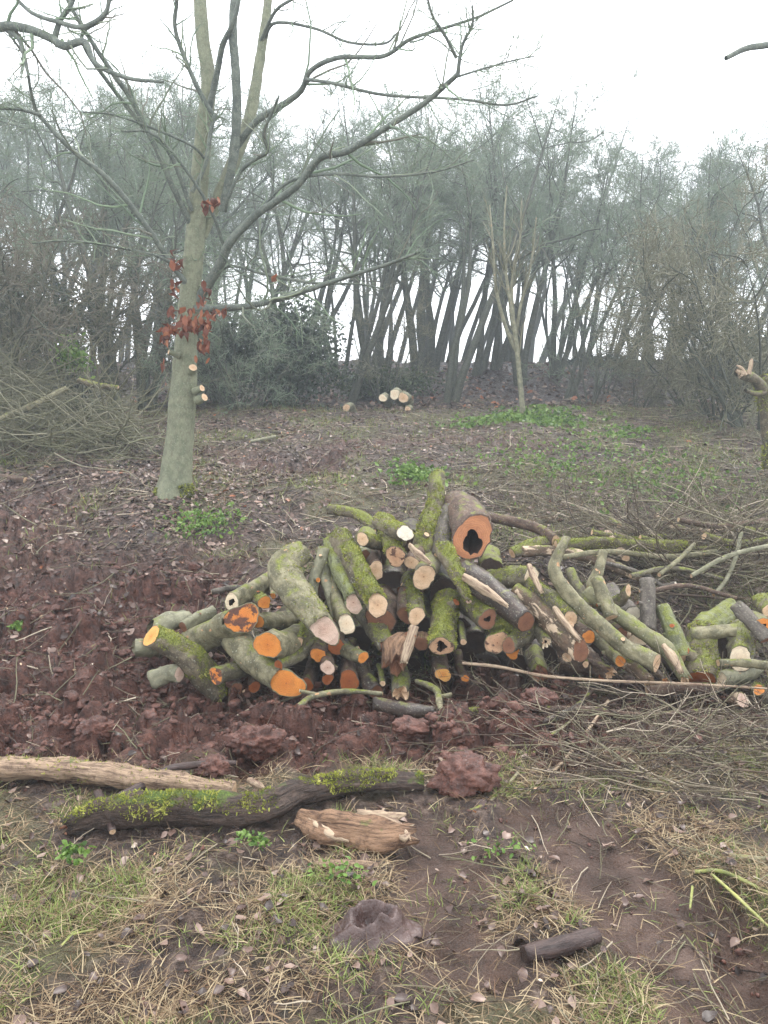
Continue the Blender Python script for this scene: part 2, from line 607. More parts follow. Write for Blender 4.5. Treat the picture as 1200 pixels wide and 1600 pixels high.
CUT = {
    'orange': cut_mat('cut_orange', (.70, .27, .055), (.62, .21, .04), (.34, .09, .02)),
    'yellow': cut_mat('cut_yellow_orange', (.74, .40, .11), (.66, .27, .06), (.30, .10, .03), rot=.25),
    'dorange': cut_mat('cut_dark_orange', (.38, .115, .03), (.30, .08, .02), (.13, .035, .012)),
    'rotorange': cut_mat('cut_orange_rotten_heart', (.68, .25, .05), (.60, .19, .04), (.30, .08, .02), rot=.50),
    'tan': cut_mat('cut_tan', (.74, .54, .35), (.64, .42, .25), (.26, .12, .06)),
    'pink': cut_mat('cut_pinkish', (.70, .53, .42), (.60, .41, .31), (.24, .11, .08)),
    'cream': cut_mat('cut_cream', (.85, .74, .55), (.80, .65, .45), (.34, .17, .08)),
    'white': cut_mat('cut_white', (.85, .79, .66), (.83, .76, .62), (.66, .52, .36)),
    'deep': cut_mat('cut_gap_shade_and_mud', (.055, .03, .02), (.04, .022, .016), (.02, .012, .01)),  # shade of the pile gaps put into the colour; also the muddy log's end
    'brown': cut_mat('cut_brown', (.27, .125, .07), (.22, .095, .055), (.08, .032, .02)),
    'tanrot': cut_mat('cut_tan_rotten_heart', (.60, .38, .23), (.50, .28, .16), (.2, .09, .05), rot=.42),
}
ROT = wood_mat('rotten_hollow_wood', (.06, .03, .02), (.03, .015, .01), (.01, .006, .005), .9)
DEADPALE = wood_mat('dead_pale_wood', (.46, .34, .23), (.27, .18, .12), (.07, .04, .03), .8, moss=.22, bd=.015)
DEADRUST = wood_mat('dead_rusty_wood', (.36, .23, .14), (.17, .09, .055), (.04, .02, .014), .8, moss=.1, bd=.015)
DEADMUD = wood_mat('dead_muddy_wood', (.085, .055, .048), (.05, .033, .03), (.02, .013, .012), .45, moss=.0)
DEADMOSS = wood_mat('dead_mossy_wood', (.12, .085, .066), (.055, .034, .027), (.015, .010, .008), .55, moss=.42, bd=.02)
SPLINT = wood_mat('splintered_wood', (.50, .39, .27), (.30, .22, .15), (.12, .07, .05), .7)


def leafy(name, stops, rough=.6, transl=.25, spec=.3, wetn=False):
    m = M(name, rough, spec)
    c = m.ramp(m.attr('rn'), stops)
    c = m.mix(m.ramp(m.noise(m.obj(), 60, 2), [(.3, .35), (.7, 0.)]), c, m.mix(.5, c, (.02, .012, .01)))
    m.col(c)
    if transl:
        tr = m.n('ShaderNodeBsdfTranslucent')
        m.l(c, tr.inputs[0])
        mx = m.n('ShaderNodeMixShader')
        mx.inputs[0].default_value = transl
        m.l(m.b.outputs[0], mx.inputs[1])
        m.l(tr.outputs[0], mx.inputs[2])
        m.l(mx.outputs[0], m.t.nodes['Material Output'].inputs[0])
    return m.m


MOSS = leafy('moss_tufts', [(0, (.04, .045, .012)), (.4, (.16, .18, .03)), (.75, (.32, .34, .06)), (1, (.44, .42, .13))], .8)
STRAW = leafy('dead_grass', [(0, (.12, .07, .04)), (.4, (.28, .20, .115)), (.75, (.52, .42, .26)), (1, (.2, .11, .06))], .6)
GRASS = leafy('green_grass', [(0, (.08, .11, .025)), (.5, (.19, .25, .06)), (1, (.38, .42, .15))], .5)
LITTER = leafy('leaf_litter', [(0, (.03, .018, .014)), (.35, (.085, .05, .04)), (.6, (.17, .105, .08)), (.8, (.28, .19, .15)),
                               (.93, (.32, .25, .20)), (.97, (.34, .12, .05)), (1, (.34, .12, .05))], .42, .1, .5)
REDLEAF = leafy('rusty_beech_leaves', [(0, (.11, .036, .022)), (.5, (.25, .08, .042)), (1, (.38, .16, .085))], .5, .35)
TWIG = leafy('twig_litter', [(0, (.04, .028, .022)), (.4, (.10, .068, .048)), (.65, (.15, .145, .08)), (.88, (.24, .20, .14)), (1, (.5, .42, .32))], .6, 0)
CHIP = leafy('wood_chips', [(0, (.40, .22, .12)), (.5, (.62, .45, .3)), (.85, (.8, .72, .6)), (1, (.62, .22, .06))], .6, 0)
CLOD = leafy('mud_clods', [(0, (.060, .026, .022)), (.5, (.10, .044, .037)), (1, (.15, .068, .056))], .38, 0, .5)
PLANT = leafy('young_green_leaves', [(0, (.05, .10, .02)), (.5, (.12, .22, .04)), (1, (.22, .32, .08))], .45, .3)
DARKLEAF = leafy('evergreen_leaves', [(0, (.012, .022, .014)), (.5, (.025, .045, .025)), (1, (.05, .075, .035))], .4, .15, .4)
IVYLEAF = leafy('ivy_leaves', [(0, (.02, .035, .015)), (.6, (.05, .08, .03)), (1, (.10, .13, .05))], .4, .2, .4)

# twigs of the wood
m_ = M('fine_twigs', .7, .25)
m_.col(m_.ramp(m_.attr('rn'), [(0, (.17, .23, .14)), (.35, (.12, .165, .11)), (.6, (.16, .15, .12)), (.8, (.15, .21, .13)), (1, (.28, .31, .22))]))
FINETWIG = m_.m
m_ = M('pale_twigs', .7, .25)
m_.col(m_.ramp(m_.attr('rn'), [(0, (.15, .15, .09)), (.5, (.10, .10, .06)), (.8, (.19, .18, .12)), (1, (.26, .24, .17))]))
PALETWIG = m_.m
m_ = M('brown_twigs', .7, .25)
m_.col(m_.ramp(m_.attr('rn'), [(0, (.12, .10, .075)), (.5, (.16, .145, .105)), (1, (.09, .10, .065))]))
BROWNTWIG = m_.m

# ground
g = M('earth', .7, .4)
co = g.obj()
ch, mu, gra, wd = g.attr('churn'), g.attr('mud'), g.attr('grass'), g.attr('wood')
n1, n2, n3 = g.noise(co, 2.2, 5, .6), g.noise(co, 22, 5, .65), g.noise(co, 120, 4, .7)
red = g.ramp(n2, [(.32, (.022, .007, .004)), (.5, (.084, .029, .018)), (.72, (.19, .080, .054))])
base = g.ramp(n2, [(.34, (.016, .009, .007)), (.5, (.06, .037, .028)), (.60, (.13, .09, .07)), (.75, (.27, .21, .17))])
gcol = g.ramp(n3, [(.3, (.045, .035, .018)), (.5, (.10, .10, .04)), (.7, (.18, .15, .085))])
c = g.mix(g.math('MULTIPLY', gra, .75), base, gcol)
c = g.mix(ch, c, red)
mc = g.ramp(g.noise(co, 7, 5, .6), [(.3, (.050, .029, .021)), (.55, (.12, .074, .056)), (.75, (.20, .135, .105))])
c = g.mix(mu, c, mc)
c = g.mix(g.ramp(n3, [(.35, .55), (.55, 0.)]), c, g.mix(.65, c, (.018, .010, .009)))
shaded_litter = g.ramp(g.noise(co, 55, 3, .6), [(.3, (.020, .012, .012)), (.55, (.05, .034, .032)), (.75, (.11, .08, .075))])  # wood-floor litter, its colour darkened to carry the shade under the trees
c = g.mix(wd, c, shaded_litter)
g.col(c)
rg = g.ramp(g.noise(co, 9, 4, .6), [(.38, .22), (.62, .75)])
g.rough(rg)
hh = g.math('ADD', g.math('MULTIPLY', n2, .6), g.math('MULTIPLY', n3, .4))
hb = g.bump(hh, .045, 1.)
EARTH = g.m

# ------------------------------------------------------------------ ground sheet
ys = np.concatenate([np.linspace(-4, 1.15, 18), np.geomspace(1.2, 30, 460), np.geomspace(30.6, 400, 40)])
u = np.concatenate([[-9, -6, -4, -3, -2.2, -1.6, -1.3, -1.12], np.linspace(-1, 1, 500), [1.12, 1.3, 1.6, 2.2, 3, 4, 6, 9]])
wx = .62 * np.maximum(ys, 1.0) + .55
X = u[None] * wx[:, None]
Yg = np.repeat(ys[:, None], len(u), 1)
Z = H(X, Yg)
ny, nx = X.shape
ii = (np.arange(ny - 1)[:, None] * nx + np.arange(nx - 1)[None]).ravel()
Qg = np.stack([ii, ii + 1, ii + nx + 1, ii + nx], 1)
chm, mum, rum, pim, grm = masks(X, Yg)
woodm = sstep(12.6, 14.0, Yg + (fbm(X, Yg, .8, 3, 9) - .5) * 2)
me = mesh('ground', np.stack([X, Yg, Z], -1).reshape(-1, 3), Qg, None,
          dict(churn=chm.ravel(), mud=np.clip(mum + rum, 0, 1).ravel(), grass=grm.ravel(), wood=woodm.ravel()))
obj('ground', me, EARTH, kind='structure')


# ------------------------------------------------------------------ scatter on the ground
def scatter(rng, n, ymin, ymax, dens, wid=.62, lin=1.0):
    """points in view and a little beyond, thinned by dens(x,y)->0..1"""
    out = []
    got = 0
    while got < n:
        k = n * 3
        y = ymin + (ymax - ymin) * rng.random(k) ** lin
        x = (rng.random(k) * 2 - 1) * (wid * y + .4)
        keep = rng.random(k) < dens(x, y)
        out.append(np.stack([x[keep], y[keep]], 1))
        got += keep.sum()
    return np.concatenate(out)[:n]


def Hn(x, y):
    e = .02
    z = H(x, y)
    zx = (H(x + e, y) - z) / e
    zy = (H(x, y + e) - z) / e
    return z, unit(np.stack([-zx, -zy, np.ones_like(zx)], -1))


def blades(name, mat, rng, pts, length, width, lean, rnd=None, S=4, droop=.5):
    n = len(pts)
    z = H(pts[:, 0], pts[:, 1])
    az = rng.random(n) * 2 * math.pi
    L = rng.uniform(length[0], length[1], n)
    W = rng.uniform(width[0], width[1], n)
    le = np.radians(rng.uniform(lean[0], lean[1], n))
    d = np.stack([np.cos(az) * np.sin(le), np.sin(az) * np.sin(le), np.cos(le)], 1)
    side = np.stack([-np.sin(az), np.cos(az), np.zeros(n)], 1)
    side = unit(side + .5 * rng.normal(size=(n, 3)))
    p = np.stack([pts[:, 0], pts[:, 1], z - .004], 1)
    rows = []
    for k in range(S):
        w = W * (1 - (k / (S - 1)) ** 1.6 * .92)
        rows.append(np.stack([p - side * w[:, None] / 2, p + side * w[:, None] / 2], 1))
        d = unit(d + np.array([0, 0, -1.]) * droop * (k + 1) / S * .5 + rng.normal(size=(n, 3)) * .10)
        p = p + d * (L / (S - 1))[:, None]
        zz = H(p[:, 0], p[:, 1]) + .002 if lean[1] > 50 else None
        if zz is not None:
            p[:, 2] = np.maximum(p[:, 2], zz)
    V = np.stack(rows, 1)            # n,S,2,3
    base = np.arange(n)[:, None] * S * 2 + np.arange(S - 1)[None] * 2
    Q = np.stack([base, base + 1, base + 3, base + 2], -1).reshape(-1, 4)
    rn = np.repeat(rng.random(n) if rnd is None else rnd, S * 2)
    o = obj(name, mesh(name, V.reshape(-1, 3), Q, None, dict(rn=rn)), mat, kind='stuff')
    return o


def leaf_verts(rng, n, size, asp=.62, curl=.35):
    """curled leaf: 5 stations x 3 across"""
    st = np.array([0, .18, .45, .75, 1.0])
    wd = np.array([.05, .75, 1.0, .62, .03])
    L = rng.uniform(size[0], size[1], n)
    v = np.zeros((n, 5, 3, 3))
    cu = rng.normal(0, curl, n)
    fo = rng.uniform(.1, .5, n)
    for i in range(5):
        for j in range(3):
            s = (j - 1)
            v[:, i, j, 0] = (st[i] - .5) * L
            v[:, i, j, 1] = s * wd[i] * L * asp * .5 * (1 + .15 * rng.normal(size=n))
            v[:, i, j, 2] = L * (cu * (st[i] - .5) ** 2 * 2 + fo * abs(s) * wd[i] * .35 + .04 * rng.normal(size=n))
    q = []
    for i in range(4):
        for j in range(2):
            a = i * 3 + j
            q.append([a, a + 1, a + 4, a + 3])
    return v.reshape(n, 15, 3), np.array(q)


def leaves(name, mat, rng, pts, size, rnd=None, tilt=.35, curl=.35, lift=.004, asp=.62):
    n = len(pts)
    v, q = leaf_verts(rng, n, size, asp, curl)
    z, nm = Hn(pts[:, 0], pts[:, 1])
    nm = unit(nm + rng.normal(size=(n, 3)) * tilt)
    a = rng.normal(size=(n, 3))
    ax = unit(a - (a * nm).sum(1, keepdims=True) * nm)
    ay = np.cross(nm, ax)
    c = np.stack([pts[:, 0], pts[:, 1], z + lift + rng.random(n) * .01], 1)
    V = c[:, None] + v[:, :, :1] * ax[:, None] + v[:, :, 1:2] * ay[:, None] + v[:, :, 2:] * nm[:, None]
    Q = (np.arange(n)[:, None, None] * 15 + q[None]).reshape(-1, 4)
    rn = np.repeat(rng.random(n) if rnd is None else rnd, 15)
    return obj(name, mesh(name, V.reshape(-1, 3), Q, None, dict(rn=rn)), mat, kind='stuff')


def sticks(name, mat, rng, pts, length, rad, sides=3, S=5, wig=.16, lift=.01, kind='stuff', side=0, el=.12):
    n = len(pts)
    L = rng.uniform(length[0], length[1], n) * rng.uniform(.4, 1, n)
    az = rng.random(n) * 2 * math.pi
    ez = rng.normal(0, el, n)
    d = np.stack([np.cos(az), np.sin(az), ez], 1)
    z = H(pts[:, 0], pts[:, 1])
    p = np.stack([pts[:, 0], pts[:, 1], z + lift], 1)
    out = [p]
    for k in range(S - 1):
        d = unit(d + rng.normal(size=(n, 3)) * wig)
        p = p + d * (L / (S - 1))[:, None]
        p[:, 2] = np.maximum(p[:, 2], Hbase(p[:, 0], p[:, 1]) + .0)
        out.append(p)
    Pn = np.stack(out, 1)
    zz = H(Pn[..., 0], Pn[..., 1])
    tt = np.linspace(0, 1, S)[None]
    ln_ = zz[:, :1] * (1 - tt) + zz[:, -1:] * tt
    up_ = np.clip((zz - ln_).max(1, keepdims=True), 0, .05)
    Pn[..., 2] = ln_ + up_ * .8 + lift * .6 + (rng.random((n, 1)) ** 2) * .03 * tt
    r = rng.uniform(rad[0], rad[1], n)
    R = r[:, None] * np.linspace(1, .55, S)[None]
    acc = Acc()
    add_tubes(acc, Pn, R, sides)
    if side:
        P2, R2 = grow(rng, Pn, R, side, (.3, .9), (25, 60), .5, .6, 4, .15, .0, .04, .0012)
        add_tubes(acc, P2, R2, 3)
    return obj(name, acc.mesh(name), mat, kind=kind)


rng = np.random.default_rng(7)
CM = lambda i: (lambda x, y: masks(x, y)[i])


def d_fore(x, y):
    ch, mu, ru, pi, gr = masks(x, y)
    k = np.minimum(seg_mask(x, y, [(108, 1312), (260, 1290), (400, 1288), (540, 1245), (662, 1240)], 0), seg_mask(x, y, [(480, 1300), (640, 1320)], 0))
    k = np.minimum(k, np.minimum(seg_mask(x, y, [(0, 1215), (366, 1250)], 0), seg_mask(x, y, [(560, 1450), (610, 1450)], 0)))
    k = np.minimum(k, seg_mask(x, y, [(818, 1508), (930, 1482)], 0))
    return sstep(.05, .11, k) * (1 - ch) * (1 - .93 * np.clip(mu + ru, 0, 1)) * (.12 + .88 * sstep(.40, .60, fbm(x, y, 3.6, 4, 91, .6))) * (1 - sstep(3.1, 3.5, y))


def d_clear(x, y):
    ch, mu, ru, pi, gr = masks(x, y)
    return (1 - .85 * ch) * (.15 + .85 * gr) * sstep(3.9, 4.6, y)


def d_right(x, y):
    return (1 - .8 * masks(x, y)[0]) * (.4 + .6 * sstep(-.5, 1.0, x))


blades('dead_grass', STRAW, rng, scatter(rng, 33000, 1.25, 3.4, d_fore), (.03, .13), (.0015, .0045), (55, 92), droop=.6)
blades('green_grass', GRASS, rng, scatter(rng, 21000, 1.25, 3.4, lambda x, y: d_fore(x, y) * sstep(.45, .6, fbm(x, y, 5, 2, 33))),
       (.02, .07), (.002, .0045), (20, 80))
blades('clearing_grass', GRASS, rng, scatter(rng, 26000, 4.2, 14, lambda x, y: d_clear(x, y) * sstep(.42, .58, fbm(x, y, 2.6, 3, 34))), (.03, .11), (.004, .009), (10, 70), S=3)
blades('clearing_dead_grass', STRAW, rng, scatter(rng, 14000, 4.2, 15, d_clear), (.05, .18), (.003, .006), (30, 85), S=3)
pp = scatter(rng, 26000, 3.9, 15, lambda x, y: (1 - .8 * masks(x, y)[0]) * (.35 + .65 * sstep(.3, -1.5, x)) * (.3 + .7 * sstep(.35, .6, fbm(x, y, 1.2, 3, 88))))
leaves('leaf_litter', LITTER, rng, pp, (.02, .08), rnd=np.clip(.25 + .9 * (fbm(pp[:, 0], pp[:, 1], 2.5, 3, 89) - .3) + rng.normal(0, .2, len(pp)), 0, 1), tilt=.22, lift=.0)
leaves('foreground_leaves', LITTER, rng, scatter(rng, 1300, 1.3, 4.0, lambda x, y: .35 + .65 * d_fore(x, y)), (.02, .05), rnd=rng.random(1300) ** 1.3 * .9, tilt=.3)
leaves('wood_floor_litter', LITTER, rng, scatter(rng, 9000, 13.5, 23, lambda x, y: np.ones_like(x)), (.08, .16), tilt=.5)
sticks('twig_litter', TWIG, rng, scatter(rng, 13000, 3.8, 15, lambda x, y: (1 - .75 * masks(x, y)[0]) * (.5 + .5 * sstep(-1, 1, x))), (.08, .5), (.002, .0065), side=1)
sticks('foreground_twigs', TWIG, rng, scatter(rng, 900, 1.3, 3.9, lambda x, y: .25 + .75 * d_right(x, y)), (.05, .35), (.001, .003), side=1)
chp = scatter(rng, 2400, 1.5, 13, lambda x, y: .08 + .92 * sstep(3.2, 4.5, y))
leaves('wood_chips', CHIP, rng, chp, (.006, .028), tilt=.6, curl=.1, asp=.5)


# clods of churned earth
def ico():
    import bmesh
    bm = bmesh.new()
    bmesh.ops.create_icosphere(bm, subdivisions=2, radius=1)
    V = np.array([v.co[:] for v in bm.verts])
    T = np.array([[v.index for v in f.verts] for f in bm.faces])
    bm.free()
    return V, T


IV, IT = ico()


def clods(name, rng, pts, size, sink=.35):
    n = len(pts)
    s = rng.uniform(0, 1, n) ** 2.5 * (size[1] - size[0]) + size[0]
    off = rng.random((n, 3)) * 100
    V = IV[None] * np.ones((n, 1, 1))
    q = V * 1.3 + off[:, None]
    nz = vn(q[..., 0], q[..., 1], q[..., 2] + .01, 4)
    q = V * 3.3 + off[:, None]
    nz2 = np.abs(2 * vn(q[..., 0], q[..., 1], q[..., 2] + .01, 5) - 1)
    rr = .30 + .70 * nz + .55 * nz2 + rng.normal(0, .07, nz.shape)
    sc = rng.uniform(.5, 1.3, (n, 1, 3)) * np.array([1, 1, .7])
    V = V * rr[..., None] * sc * s[:, None, None]
    z = H(pts[:, 0], pts[:, 1])
    c = np.stack([pts[:, 0], pts[:, 1], z + s * (.5 - sink)], 1)
    V = V + c[:, None]
    T = (np.arange(n)[:, None, None] * len(IV) + IT[None]).reshape(-1, 3)
    return obj(name, mesh(name, V.reshape(-1, 3), None, T, dict(rn=np.repeat(rng.random(n), len(IV))), smooth=True), CLOD, kind='stuff')


CLODM = M('clod_earth', .4, .5)
_c = CLODM.obj()
_n2, _n3 = CLODM.noise(_c, 26, 5, .65), CLODM.noise(_c, 130, 4, .7)
cc = CLODM.mix(CLODM.attr('rn'), CLODM.ramp(_n2, [(.32, (.022, .007, .004)), (.5, (.084, .029, .018)), (.72, (.18, .076, .052))]),
               CLODM.ramp(_n2, [(.3, (.04, .014, .009)), (.7, (.18, .076, .054))]))
CLODM.col(cc)
CLODM.rough(CLODM.ramp(CLODM.noise(_c, 18, 3), [(.4, .25), (.62, .7)]))
CLODM.bump(CLODM.math('ADD', _n2, CLODM.math('MULTIPLY', _n3, .6)), .012, 1.)
CLOD = CLODM.m
clods('earth_clods', rng, scatter(rng, 3000, 2.95, 6.0, lambda x, y: masks(x, y)[0] ** 1.5 * sstep(.4, .6, fbm(x, y, 3., 2, 44))), (.005, .045), .3)
clods('churn_crumbs', rng, scatter(rng, 6000, 2.95, 6.0, lambda x, y: masks(x, y)[0] ** 1.3), (.004, .018), .2)
sticks('churn_roots', TWIG, rng, scatter(rng, 420, 2.95, 6.0, lambda x, y: masks(x, y)[0]), (.05, .3), (.001, .004), side=1)
clods('earth_crumbs', rng, scatter(rng, 2600, 1.4, 9, lambda x, y: .2 + .8 * np.clip(masks(x, y)[0] + masks(x, y)[2], 0, 1)), (.003, .014), .2)


# ------------------------------------------------------------------ the log builder
def frames(Pn):
    T = unit(np.gradient(Pn, axis=0))
    a = np.cross(T[0], [0, 0, 1.0])
    if np.linalg.norm(a) < .1:
        a = np.cross(T[0], [1.0, 0, 0])
    A = [unit(a)]
    for i in range(1, len(Pn)):
        v = A[-1] - T[i] * np.dot(A[-1], T[i])
        A.append(unit(v))
    A = np.array(A)
    return T, A, np.cross(T, A)


_seed = [100]


def body(Pn, Rn, rng, sides=22, lump=.08, rough=.03, knots=2, gnarl=0.):
    T, A, B = frames(Pn)
    an = np.arange(sides) / sides * 2 * math.pi
    ph = rng.random(4) * 6.28
    ln = np.concatenate([[0], np.cumsum(np.linalg.norm(np.diff(Pn, axis=0), axis=1))])
    prof = 1 + lump * np.sin(2 * an[None] + ph[0] + ln[:, None] * 1.5) + lump * .55 * np.sin(3 * an[None] + ph[1] - ln[:, None] * 2.3)
    s = rng.random() * 50
    r0 = Rn.mean()
    q = np.stack([np.cos(an)[None] * np.ones((len(ln), 1)), np.sin(an)[None] * np.ones((len(ln), 1)), ln[:, None] / r0 * .6 * np.ones((1, sides))], -1)
    prof = prof + (vn(q[..., 0] * 1.4 + s, q[..., 1] * 1.4, q[..., 2] + s, 8) - .5) * (.16 + gnarl) + (vn(q[..., 0] * 4 + s, q[..., 1] * 4, q[..., 2] * 3 + s, 9) - .5) * (rough * 3 + gnarl * .7)
    for _ in range(knots):
        ka, kl = rng.random() * 6.28, rng.uniform(.1, .9) * ln[-1]
        da = np.angle(np.exp(1j * (an - ka)))[None]
        prof = prof + .16 * np.exp(-(da * 2.6) ** 2 - ((ln[:, None] - kl) / (r0 * .55)) ** 2)
    rr = Rn[:, None] * prof
    D = np.cos(an)[None, :, None] * A[:, None] + np.sin(an)[None, :, None] * B[:, None]
    V = Pn[:, None] + rr[..., None] * D
    bk = np.stack([np.cos(an)[None] * Rn[:, None], np.sin(an)[None] * Rn[:, None], ln[:, None] * np.ones((1, sides))], -1) + s
    return V, D, bk, T, prof


def tube_q(nr, sides):
    b = np.arange(nr - 1)[:, None] * sides
    k = np.arange(sides)[None]
    k2 = (k + 1) % sides
    return np.stack([b + k, b + k2, b + sides + k2, b + sides + k], -1).reshape(-1, 4)


def face_mesh(ring, cen, nrm, rng, hole=0., hoff=(0, 0), rim=.93, bulge=.0):
    """disc (or annulus) inside ring; also returns the inner ring when hollow"""
    S = len(ring)
    R = np.linalg.norm(ring - cen, axis=1).mean()
    ax = unit(ring[0] - cen)
    ay = np.cross(nrm, ax)
    rgt = unit(np.array([1., 0, 0]) - nrm[0] * nrm)
    upv = unit(np.array([0, 0, 1.]) - nrm[2] * nrm)
    outer = cen + (ring - cen) * rim
    if hole:
        an = np.arange(S) / S * 2 * math.pi
        w = 1 + .22 * np.sin(2 * an + rng.random() * 6) + .15 * np.sin(3 * an + rng.random() * 6) + .10 * rng.normal(size=S)
        c2 = cen + rgt * hoff[0] * R + upv * hoff[1] * R
        inner = c2 + (ring - cen) * hole * w[:, None]
        fr = [0, .25, .5, .75, 1]
    else:
        inner = np.repeat(cen[None], S, 0)
        fr = [0, .15, .4, .65, .85]
    rings = [outer * (1 - f) + inner * f + nrm * (rng.normal(size=(S, 1)) * .0008 + bulge * f * R) for f in fr]
    V = np.concatenate(rings)
    Q = tube_q(len(fr), S)
    T = None
    if not hole:
        V = np.vstack([V, cen + nrm * bulge * R])
        c0 = len(V) - 1
        b = (len(fr) - 1) * S
        T = np.array([[b + k, b + (k + 1) % S, c0] for k in range(S)])
    loc = V - cen
    bk = np.stack([loc @ ax / R, loc @ ay / R, np.full(len(V), rng.random() * 40)], -1)
    return V, Q, T, bk, (rings[-1] if hole else None)


def moss_part(parent, org, V, D, rng, amount, mask_sc=11., up=.25, ln=(.004, .012), thr=.62, name='moss'):
    nr, S, _ = V.shape
    n = int(amount * 1.5)
    i = rng.integers(0, nr - 1, n)
    j = rng.integers(0, S, n)
    f, h = rng.random((n, 1)), rng.random((n, 1))
    p = (V[i, j] * (1 - f) + V[i + 1, j] * f) * (1 - h) + (V[i, (j + 1) % S] * (1 - f) + V[i + 1, (j + 1) % S] * f) * h
    d = D[i, j] if D.shape[0] == nr else np.repeat(D, nr, 0)[i, j]
    w = vn(p[:, 0] * mask_sc, p[:, 1] * mask_sc, p[:, 2] * mask_sc + .5, 21) + .45 * d[:, 2]
    k = w > thr
    p, d = p[k], d[k]
    n = len(p)
    if n < 5:
        return
    tone = np.clip(.95 * vn(p[:, 0] * 28, p[:, 1] * 28, p[:, 2] * 28 + .5, 31) + rng.normal(0, .10, n), 0, 1)
    L = rng.uniform(ln[0], ln[1], (n, 1)) * (.5 + 1.1 * tone[:, None])
    t = unit(d * .8 + rng.normal(size=(n, 3)) * .6 + np.array([0, 0, .1]))
    sd = unit(np.cross(t, rng.normal(size=(n, 3)))) * L * .22
    W = np.stack([p - sd, p + sd, p + t * L + sd * .5 + np.array([0, 0, -.2]) * L, p + t * L - sd * .5 + np.array([0, 0, -.2]) * L], 1)
    Q = np.arange(n * 4).reshape(n, 4)
    o = obj(name, mesh(name, W.reshape(-1, 3) - org, Q, None, dict(rn=np.repeat(tone, 4))), MOSS, parent, kind='stuff')
    return o


GL = 'cut logs lying in the log pile'


